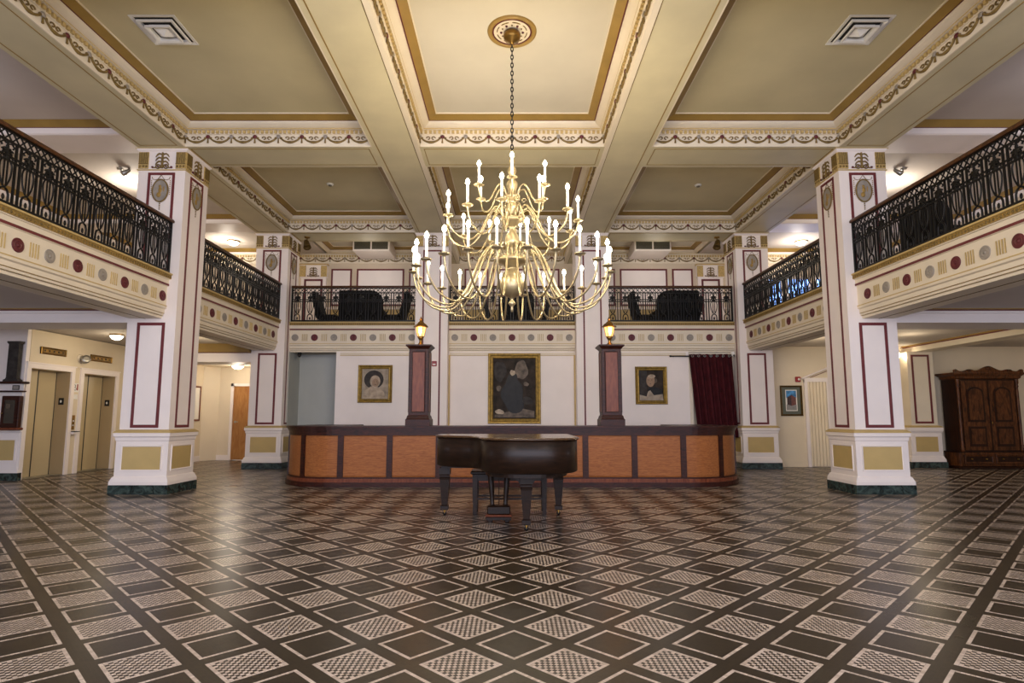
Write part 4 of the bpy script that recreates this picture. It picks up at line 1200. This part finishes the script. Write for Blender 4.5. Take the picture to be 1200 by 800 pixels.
MB(F).ball((-.12, 1.02, .05), .03, 'brassd', 10, 6).build('door_knob', dl)

# wall sconce
t = thing('sconce_lamp', 'small lit wall sconce on the right wall beside the wardrobe pilaster', 'wall lamp', (9.96, 15.1, 2.72))
MB(face_frame((0, 0, 0), (1, 0, 0), (0, 0, 1), (0, -1, 0))).lathe([(.05, 0), (.045, .012), (.02, .02), (0, .022)], (0, 0, 0), 'brassd', 14).build('backplate', t)
MB().tube([(0, -.02, 0), (0, -.09, -.03), (0, -.13, 0), (0, -.13, .05)], .009, 'brassd', 6).build('arm', t)
MB().lathe([(.014, .05), (.045, .09), (.05, .15), (.03, .19), (0, .195)], (0, -.13, 0), 'dome', 14).build('shade', t)

# ------------------------------------------------------------------ elevators
def elevator(nm, y0, y1):
    # frame lines: u along +Y, n = +X (out of the wall)
    F = face_frame((-9.88, (y0+y1)/2, 0), (0, 1, 0), (0, 0, 1), (1, 0, 0)); w2 = (y1-y0)/2
    d = MB(F); d.box(-w2-.10, -w2, 0, 2.36, 0, .035, 'white'); d.box(w2, w2+.10, 0, 2.36, 0, .035, 'white'); d.box(-w2, w2, 2.26, 2.36, 0, .035, 'white')
    d.box(-w2-.12, w2+.12, 2.36, 2.385, 0, .05, 'white')
    r = struct(d, nm)
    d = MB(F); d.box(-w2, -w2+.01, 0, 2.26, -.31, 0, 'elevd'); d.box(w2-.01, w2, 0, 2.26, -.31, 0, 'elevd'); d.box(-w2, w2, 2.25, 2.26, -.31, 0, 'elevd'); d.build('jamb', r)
    a = -w2+.01; wdt = 2*w2-.02
    for k, (f0, f1, n) in enumerate(((0, .5, -.27), (.5, 1, -.30))):
        q = MB(F); q.box(a+wdt*f0+.004, a+wdt*f1-.004, .01, 2.25, n-.03, n, 'elev'); q.build('sliding_panel', r)
    q = MB(F); q.box(a+wdt*.5-.012, a+wdt*.5+.012, .01, 2.25, -.275, -.265, 'ink'); q.box(a+wdt-.012, a+wdt, .01, 2.25, -.305, -.295, 'ink'); q.build('door_seam', r)
    q = MB(F); q.box(a, a+wdt, 0, .012, -.31, 0, 'steel'); q.build('sill', r)
    q = MB(face_frame((-9.88-.15, y1-.01, 0), (1, 0, 0), (0, 0, 1), (0, -1, 0))); q.box(-.055, .055, 1.53, 1.68, 0, .012, 'blackm'); q.ell(0, 1.605, .02, .03, .012, .004, 'plastic', 12); q.build('hall_lantern', r)
elevator('door_2', *E1); elevator('door_3', *E2)
def wall_left_plate(name, label, cat, y0, y1, z0, z1, fn, group=None):
    t = thing(name, label, cat, (-9.88, (y0+y1)/2, z0), 0, group)
    F = face_frame((0, 0, 0), (0, 1, 0), (0, 0, 1), (1, 0, 0)); fn(t, F, (y1-y0)/2, z1-z0); return t
def indicator(t, F, w2, h):
    q = MB(F); q.box(-w2, w2, 0, h, 0, .02, 'framed'); q.mitre(-w2, w2, 0, h, [(0, 0), (0, .03), (.012, .034), (.026, .02)], 'brassd'); q.build('plate', t)
    q = MB(F)
    q.box(-w2+.06, w2-.06, h*.3, h*.7, .02, .026, 'brassd')
    for i in range(5): q.box(-w2+.1+i*(2*w2-.2)/4-.02, -w2+.1+i*(2*w2-.2)/4+.02, h*.38, h*.62, .026, .03, 'dgrey')
    q.build('dial', t)
g2 = 'brass floor indicators above the elevators'
wall_left_plate('floor_indicator', 'brass floor indicator above the nearer elevator', 'floor indicator', 12.14, 12.84, 2.58, 2.73, indicator, g2)
wall_left_plate('floor_indicator', 'brass floor indicator above the farther elevator', 'floor indicator', 13.60, 14.32, 2.57, 2.72, indicator, g2)
def sign(t, F, w2, h):
    q = MB(F); q.box(-w2, w2, 0, h, 0, .008, 'plastic'); q.build('panel', t)
    q = MB(F)   # wheelchair-like dark mark and red flame-like mark
    q.tube([(-.045, .10, .01), (-.02, .14, .01), (-.055, .17, .01)], .006, 'ink', 5); q.tube([(-.03+.03*math.cos(a), .07+.03*math.sin(a), .01) for a in [i*.5-2.4 for i in range(9)]], .005, 'ink', 5)
    q.box(.02, .055, .04, .18, .008, .011, 'alarm'); q.build('marks', t)
wall_left_plate('elevator_sign', 'small white sign with red mark on the wall between the elevators', 'sign', 13.16, 13.30, 1.82, 2.02, sign)
def plate(t, F, w2, h):
    q = MB(F); q.box(-w2, w2, 0, h, 0, .01, 'plastic'); q.mitre(-w2, w2, 0, h, [(0, .01), (.008, .016), (.016, .01)], 'plastic'); q.build('panel', t)
wall_left_plate('cover_plate', 'blank cream plate under the small white sign between the elevators', 'wall plate', 13.16, 13.29, 1.66, 1.77, plate)
def buttons(t, F, w2, h):
    q = MB(F); q.box(-w2, w2, 0, h, 0, .014, 'brassd'); q.build('plate', t)
    for k in (.3, .6):
        q = MB(F @ T(0, h*k, .014)); q.lathe([(.018, 0), (.016, .008), (0, .01)], (0, 0, 0), 'plastic', 12); q.build('button', t)
wall_left_plate('call_button_panel', 'tall brass call button panel between the elevators', 'button panel', 13.17, 13.26, .98, 1.30, buttons)
def bracket_shelf(t, F, w2, h):
    q = MB(F); q.box(-w2, w2, 0, h, 0, .10, 'white'); q.box(-w2-.015, w2+.015, h, h+.015, 0, .12, 'dgrey'); q.build('ledge', t)
wall_left_plate('ash_ledge', 'small white wall ledge below the brass call button panel', 'ledge', 13.15, 13.29, .88, .93, bracket_shelf)
def spot(t, F, w2, h):
    q = MB(F @ T(0, h/2, 0)); q.lathe([(.09, 0), (.085, .03), (.03, .04), (0, .04)], (0, 0, 0), 'lowwall', 16); q.build('backplate', t)
    q = MB(T(.12, .02, h/2-.03) @ Matrix.Rotation(math.radians(70), 4, 'Y') @ Matrix.Rotation(.6, 4, 'X')); q.lathe([(.05, -.07), (.085, -.06), (.095, 0), (.09, .05), (.05, .055), (0, .05)], (0, 0, 0), 'steel', 16); q.build('lamp_head', t)
    MB().tube([(.03, 0, h/2), (.10, 0, h/2-.02)], .018, 'steel', 8).build('arm', t)
wall_left_plate('chrome_spotlight', 'round chrome spotlight on the wall between the two floor indicators', 'spotlight', 13.18, 13.38, 2.50, 2.70, spot)
# cabinet on the pier
cb = thing('glazed_cabinet', 'small dark wall cabinet with glazed door and column above, at the left edge', 'cabinet', (-10.02, 11.785, 1.0))
MB().bbox(-.17, .19, -.10, 0, .05, .68, 'maho', .01).build('case', cb)
q = MB(face_frame((0, -.10, 0), (1, 0, 0), (0, 0, 1), (0, -1, 0))); q.frame(-.14, .16, .09, .64, .045, .015, 'maho'); q.box(-.095, .115, .135, .595, 0, .006, 'glass'); q.box(-.06, .02, .42, .52, .006, .01, 'p_mid')
dd = q.build('door', cb); MB(face_frame((-.12, -.115, .33), (1, 0, 0), (0, 0, 1), (0, -1, 0))).lathe([(.012, 0), (.009, .012), (.015, .022), (0, .03)], (0, 0, 0), 'brassd', 10).build('knob', dd)
MB().bbox(-.42, .24, -.16, 0, .0, .05, 'mahol', .012).build('shelf', cb)
MB().bbox(-.42, .24, -.14, 0, .755, .785, 'maho', .01).bbox(-.42, .29, -.2, 0, .92, .965, 'maho', .012).build('cornice', cb)
MB(face_frame((0, -.02, 0), (1, 0, 0), (0, 0, 1), (0, -1, 0))).box(-.42, .20, .785, .92, 0, .02, 'white').box(-.02, .12, .80, .895, .02, .03, 'blackm').box(-.005, .105, .815, .88, .03, .033, 'grey').build('plaque', cb)
MB().stack(-.02, -.06, [(.15, .06, .965), (.15, .06, 1.0), (.115, .05, 1.02), (.105, .045, 1.05), (.105, .045, 1.72), (.13, .06, 1.75), (.13, .06, 1.78)], 'p_grey').build('column', cb)

# orange door in the passage
d = MB(face_frame((-7.89, YW, 0), (1, 0, 0), (0, 0, 1), (0, -1, 0))); d.box(-.51, -.43, 0, 2.26, 0, .04, 'white'); d.box(.43, .51, 0, 2.26, 0, .04, 'white'); d.box(-.51, .51, 2.18, 2.26, 0, .04, 'white')
dr = struct(d, 'door_4')
F = face_frame((-7.89, YW, 0), (1, 0, 0), (0, 0, 1), (0, -1, 0))
dl = MB(F).box(-.43, .43, .01, 2.18, -.03, .01, 'oak').build('door_leaf', dr)
MB(F).lathe([(.03, 0)], (0, 0, 0), 'steel', 4) if False else None
h = MB(F); h.tube([(-.35, 1.12, .01), (-.35, 1.12, .07), (-.24, 1.12, .07)], .014, 'steel', 8); h.ell(-.35, 1.12, .035, .035, .01, .008, 'steel', 14); h.build('lever_handle', dl)
fr2 = thing('framed_notice', 'narrow red-brown framed notice on the side wall of the left passage', 'picture', (-9.05, 16.75, 1.15))
q = MB(face_frame((0, 0, 0), (0, 1, 0), (0, 0, 1), (1, 0, 0))); q.mitre(-.22, .22, 0, 1.0, [(0, 0), (0, .03), (.02, .035), (.05, .02)], 'mahol'); q.build('frame', fr2)
q = MB(face_frame((0, 0, 0), (0, 1, 0), (0, 0, 1), (1, 0, 0))); q.box(-.18, .18, .04, .96, 0, .015, 'paper'); q.build('sheet', fr2)

# ------------------------------------------------------------------ ceiling fixtures
def dome_light(loc, label, r=.16, group=None):
    t = thing('ceiling_light', label, 'ceiling light', loc, 0, group)
    MB().lathe([(r*1.08, 0), (r*1.1, -.02), (r*1.0, -.035), (r*.9, -.03)], (0, 0, 0), 'brassd', 24).build('rim', t)
    MB().lathe([(r*.98, -.03), (r*.92, -.07), (r*.6, -.115), (r*.2, -.13), (0, -.132)], (0, 0, 0), 'dome', 24).build('glass_dome', t)
    return t
ZCC = ZC+.014
dome_light((-8.15, 16.6, ZCC), 'lit dome light on the ceiling above the left side balcony', group='lit dome ceiling lights')
dome_light((8.45, 16.6, ZCC), 'lit dome light on the ceiling above the right side balcony', group='lit dome ceiling lights')
dome_light((-7.78, 16.5, 2.74), 'lit dome light on the low ceiling near the orange door', group='lit dome ceiling lights')
dome_light((-8.75, 12.8, 3.08), 'lit dome light on the low ceiling in front of the elevators', .13, group='lit dome ceiling lights')
dome_light((8.3, 11.9, ZCC), 'lit dome light hidden behind the near right railing', group='lit dome ceiling lights') if False else None
def detector(loc, label):
    t = thing('smoke_detector', label, 'smoke detector', loc, 0, 'smoke detectors on the coffered ceiling')
    MB().lathe([(.075, 0), (.075, -.012), (.06, -.03), (0, -.032)], (0, 0, 0), 'plastic', 20).build('base', t)
    MB().lathe([(.04, -.03), (.036, -.048), (0, -.05)], (0, 0, 0), 'grille', 16).build('sensor', t)
detector((-4.03, 12.44, ZC+.03), 'small round smoke detector on the ceiling panel left of the chandelier')
detector((4.14, 12.49, ZC+.03), 'small round smoke detector on the ceiling panel right of the chandelier')
def vent(x, y, label):
    t = thing('air_vent', label, 'air vent', (x, y, ZC+.03), 0, 'square ceiling air vents')
    prev = None
    for k, (r0, r1, z) in enumerate(((.30, .255, -.012), (.235, .20, -.045), (.165, .13, -.075))):
        q = MB(); vs = []
        for r, zz in ((r0, 0 if k == 0 else z+.03), (r0, z), (r1, z+.012), (r1, z+.06)): vs += [(-r, -r, zz), (r, -r, zz), (r, r, zz), (-r, r, zz)]
        fs = []
        for a in range(3):
            for i in range(4):
                j = (i+1) % 4; fs.append((a*4+i, a*4+4+i, a*4+4+j, a*4+j))
        q.add(vs, fs, 'plastic'); q.build('louvre_ring', t)
    q = MB(); q.add([(-.1, -.1, -.03), (.1, -.1, -.03), (.1, .1, -.03), (-.1, .1, -.03), (0, 0, -.10)], [(0, 1, 4), (1, 2, 4), (2, 3, 4), (3, 0, 4), (3, 2, 1, 0)], 'plastic'); q.build('centre_cone', t)
    MB().box(-.25, .25, -.25, .25, -.002, 0, 'dgrey').build('back_plate', t)
vent(-4.64, 7.27, 'square white air vent in the left ceiling panel'); vent(4.64, 7.27, 'square white air vent in the right ceiling panel')
def ac(x, label):
    t = thing('air_conditioner', label, 'air conditioner', (x, 16.98, 6.06), 0, 'ceiling air conditioners over the rear balcony')
    MB().box(-.53, .53, -.48, .46, 0, .32, 'white').build('housing', t)
    for a in (-.49, .02):
        q = MB(face_frame((0, -.48, 0), (1, 0, 0), (0, 0, 1), (0, -1, 0))); q.box(a, a+.47, .04, .28, 0, .004, 'dgrey'); q.frame(a, a+.47, .04, .28, .015, .012, 'grille')
        for i in range(7): q.box(a+.01, a+.46, .065+i*.03, .077+i*.03, .004, .012, 'grille')
        q.build('grille', t)
ac(-4.09, 'white ceiling air conditioner over the left bay of the rear balcony'); ac(4.09, 'white ceiling air conditioner over the right bay of the rear balcony')
def spotl(x, sg, label):
    t = thing('spotlight', label, 'spotlight', (x, 14.85, ZB), 0, 'dark bronze spotlights under the rear beam')
    MB().lathe([(.07, 0), (.07, -.025), (.03, -.04), (0, -.04)], (0, 0, 0), 'brassd', 16).build('mount', t)
    MB().tube([(0, 0, -.03), (0, 0, -.12)], .014, 'brassd', 6).build('arm', t)
    q = MB(T(0, -.02, -.2) @ Matrix.Rotation(math.radians(20*sg), 4, 'Y') @ Matrix.Rotation(math.radians(-25), 4, 'X'))
    q.lathe([(0, .14), (.05, .13), (.07, .08), (.085, -.05), (.1, -.12), (.09, -.125), (.07, -.06), (0, -.06)], (0, 0, 0), 'framed', 18); q.build('lamp_head', t)
spotl(-5.36, -1, 'dark bronze spotlight hanging beside the far left column'); spotl(5.36, 1, 'dark bronze spotlight hanging beside the far right column')
def cctv(loc, label, sg):
    t = thing('security_camera', label, 'camera', loc, 0, 'security cameras under the rear balcony')
    MB().lathe([(.05, 0), (.05, -.03), (.03, -.04), (0, -.04)], (0, 0, 0), 'plastic' if sg > 0 else 'blackm', 16).build('mount', t)
    MB().ball((0, -.03, -.07), (.05, .05, .05), 'blackm' if sg < 0 else 'plastic', 14, 8).build('body', t)
    MB(T(0, -.04, -.075) @ Matrix.Rotation(PI/2+.4, 4, 'X')).lathe([(.022, 0), (.022, .04), (0, .042)], (0, 0, 0), 'glass', 12).build('lens', t)
cctv((-5.48, 14.98, 2.915), 'small dark security camera in the corner of the niche', -1)
cctv((5.60, 14.72, 2.90), 'small white security camera at the right end of curtain rod', 1)
cctv_l = None
def sprk(loc, label, sg):
    t = thing('emergency_light', label, 'emergency light', loc, 0, 'small emergency lights over the side balconies')
    MB().lathe([(.06, 0), (.06, -.02), (.02, -.03), (0, -.03)], (0, 0, 0), 'steel', 14).build('mount', t)
    q = MB(T(sg*.10, 0, -.09) @ Matrix.Rotation(sg*1.0, 4, 'Y')); q.lathe([(0, .14), (.03, .12), (.05, .0), (.07, -.05), (.0, -.05)], (0, 0, 0), 'steel', 14); q.build('lamp_head', t)
    MB().tube([(0, 0, -.02), (sg*.08, 0, -.07)], .012, 'steel', 6).build('arm', t)
sprk((-8.12, 11.6, ZCC), 'small emergency light on the ceiling over the near left balcony', 1); sprk((8.12, 11.6, ZCC), 'small emergency light on the ceiling over the near right balcony', -1)

# ------------------------------------------------------------------ mezzanine windows and furniture
for k, (a, b) in enumerate(((7.60, 8.20), (8.42, 9.05), (9.30, 9.9))):
    F = face_frame(((a+b)/2, YW, 0), (1, 0, 0), (0, 0, 1), (0, -1, 0)); w2 = (b-a)/2
    f = MB(F); f.frame(-w2-.06, w2+.06, 3.9, 5.5, .06, .05, 'white'); r = struct(f, 'window_%d' % (k+1))
    f = MB(F); f.box(-w2, w2, 3.96, 5.44, .004, .012, 'day'); f.build('pane', r)
    f = MB(F)
    for i in (1, 2): f.box(-w2+2*w2*i/3-.012, -w2+2*w2*i/3+.012, 3.96, 5.44, .012, .03, 'blackm')
    for i in range(1, 5): f.box(-w2, w2, 3.96+1.48*i/5-.012, 3.96+1.48*i/5+.012, .012, .03, 'blackm')
    f.build('muntins', r)
ZM = 3.505
def armchair(x, y, rz, label):
    """faces +x in its own frame; raked back"""
    t = thing('lounge_chair', label, 'chair', (x, y, ZM), rz, 'black lounge chairs on the rear balcony')
    MB().bbox(-.28, .20, -.28, .28, .30, .50, 'black', .04).build('seat', t)
    q = MB(face_frame((0, -.28, 0), (1, 0, 0), (0, 0, 1), (0, -1, 0)) @ T(0, 0, -.56))
    poly = [(p.x, p.y) for p in catmull([(-.28, .40, 0), (-.20, .42, 0), (-.24, .62, 0), (-.33, .90, 0), (-.37, 1.10, 0), (-.43, 1.13, 0), (-.47, 1.08, 0), (-.44, .85, 0), (-.37, .58, 0), (-.33, .40, 0)], 4, True)]
    q.prism(poly, 0, .56, 'black', True); q.build('backrest', t)
    for a in (-.24, .16):
        for c in (-.22, .22): MB().stack(a, c, [(.018, .018, 0), (.026, .026, .31)], 'blackm').build('leg', t)
    return t
def settee(x, y, w, rnd, label, rz=0, g='black settees on the balcony'):
    """its back towards the railing (-y)"""
    t = thing('settee', label, 'sofa', (x, y, ZM), rz, g); w2 = w/2
    l = [(-w2, .1), (w2, .1)]
    R = catmull([(w2, .9, 0), (w2-.04, 1.02, 0), (w2-.16, 1.12, 0), (w2-.3, 1.15, 0)], 4); Lq = catmull([(-w2+.08, 1.15, 0), (-w2+.02, 1.14, 0), (-w2, 1.08, 0), (-w2, .9, 0)], 4)
    poly = l+[(p.x, p.y) for p in R]+[(p.x, p.y) for p in Lq]
    if rnd < 0: poly = [(-a, c) for a, c in poly][::-1]
    MB(face_frame((0, 0, 0), (1, 0, 0), (0, 0, 1), (0, -1, 0)) @ T(0, 0, -.16)).prism(poly, 0, .16, 'black').build('backrest', t)
    MB().bbox(-w2+.02, w2-.02, .16, .72, .25, .48, 'black', .04).build('seat', t)
    for sg in (-1, 1):
        a, c = sorted((sg*w2, sg*(w2-.14))); MB().bbox(a, c, .16, .70, .1, .68, 'black', .03).build('armrest', t)
        for yy in (.06, .64): MB().stack(sg*(w2-.08), yy, [(.02, .02, 0), (.028, .028, .12)], 'blackm').build('leg', t)
    return t
armchair(-4.93, 15.75, 0, 'black lounge chair at the left end of the rear balcony, seen side-on')
settee(-4.08, 15.45, 1.16, 1, 'black settee with its back to the left rear railing')
armchair(-3.26, 15.75, PI, 'black lounge chair right of the settee in the left bay')
armchair(-.36, 16.6, 0, 'black lounge chair behind the chandelier, left of the middle settee')
settee(.12, 15.45, .95, 1, 'black settee in the middle bay, behind the chandelier')
armchair(.63, 16.6, PI, 'black lounge chair behind the chandelier, right of the middle settee')
armchair(3.68, 15.75, 0, 'black lounge chair left of the settee in the right bay')
settee(4.48, 15.45, 1.12, -1, 'black settee with its back to the right rear railing')
armchair(4.97, 16.6, PI, 'black lounge chair at the right end of the rear balcony, by the column')
settee(6.55, 9.1, .9, 1, 'black settee behind the near right railing, beside the column', PI/2*3, 'black settee on the right side balcony')

# ------------------------------------------------------------------ lights
def point(loc, W, col, r=.1, nm='lamp'):
    l = bpy.data.lights.new(nm, 'POINT'); l.energy = W; l.color = lin(col) if max(col) > 1.01 else col; l.shadow_soft_size = r
    o = bpy.data.objects.new(nm, l); o.location = loc; C.objects.link(o); return o
def area(loc, rot, sx, sy, W, col, nm='window_light'):
    l = bpy.data.lights.new(nm, 'AREA'); l.shape = 'RECTANGLE'; l.size = sx; l.size_y = sy; l.energy = W; l.color = lin(col)
    o = bpy.data.objects.new(nm, l); o.location = loc; o.rotation_euler = rot; C.objects.link(o); return o
WARM = (255, 234, 198); NEU = (255, 242, 224); COOL = (226, 230, 255)
for i in range(8):
    a = 2*PI*i/8+.2
    point((CX+1.24*math.cos(a), CYY+1.24*math.sin(a), 3.45), 25, WARM, .06, 'candle_light')
for i in range(4):
    a = 2*PI*i/4+.5
    point((CX+.85*math.cos(a), CYY+.85*math.sin(a), 4.12), 22, WARM, .06, 'candle_light')
point((CX, CYY-.55, 4.65), 26, WARM, .06, 'candle_light')
for x in (-1.78, 1.90): point((x, 11.10, 2.95), 3.5, (255, 170, 90), .06, 'lantern_light')
for s in (-1, 1):
    point((s*8.3, 16.5, 6.0), 42, NEU, .15, 'mezzanine_light'); point((s*8.3, 12.3, 6.0), 50, NEU, .15, 'mezzanine_light'); point((s*8.6, 7.6, 5.6), 18, COOL, .3, 'mezzanine_light')  # third lamp is added cool fill over the near side bays, no fixture
    area((s*6.75, 12.6, 2.55), (0, -s*math.radians(82), 0), .5, 2.2, 30, WARM, 'lower_light')  # added fill aimed at the outer walls, no fixture stands there
    point((s*8.8, 12.8, 2.8), 9, WARM, .3, 'lower_light')
    point((s*10.2, 6.2, 1.7), 70, COOL, .4, 'lower_light')  # added cool fill brightening the near balcony undersides, out of view
point((-7.78, 16.5, 2.45), 30, NEU, .15, 'passage_light')
point((9.96, 14.8, 2.80), 4, WARM, .05, 'sconce_light')
point((12.0, 12.6, 2.7), 14, WARM, .15, 'lower_light')
for x in (-4, 0, 4): point((x, 15.9, 5.3), 18, NEU, .15, 'rear_balcony_light')
for x in (-3.5, 3.5): point((x, .5, 4.6), 110, NEU, .5, 'hall_fill')  # added fill lamps without fixtures, lifting the hall's ceiling and walls
area((0, -3.6, 3.0), (PI/2, 0, 0), 17, 4.4, 1250, COOL)
wl = bpy.data.worlds.new('hall_world'); scene.world = wl; wl.use_nodes = True
bg = wl.node_tree.nodes['Background']; bg.inputs[0].default_value = (*lin((235, 232, 228)), 1); bg.inputs[1].default_value = 1.

# ------------------------------------------------------------------ camera
cam = bpy.data.cameras.new('camera'); cam.sensor_width = 36; cam.lens = 684/1200*36; cam.shift_y = 12.39/1200; cam.clip_start = .05
co = bpy.data.objects.new('camera', cam); co.location = (0, 0, 1.25); co.rotation_euler = (PI/2+math.atan(.112), 0, 0); C.objects.link(co)
scene.camera = co
scene.view_settings.view_transform = 'Standard'; scene.view_settings.look = 'None'; scene.view_settings.exposure = 0.10
scene.cycles.use_denoising = True
scene.cycles.max_bounces = 8; scene.cycles.diffuse_bounces = 5; scene.cycles.glossy_bounces = 4
scene.cycles.sample_clamp_indirect = 6; scene.cycles.sample_clamp_direct = 0
scene.cycles.caustics_reflective = False; scene.cycles.caustics_refractive = False
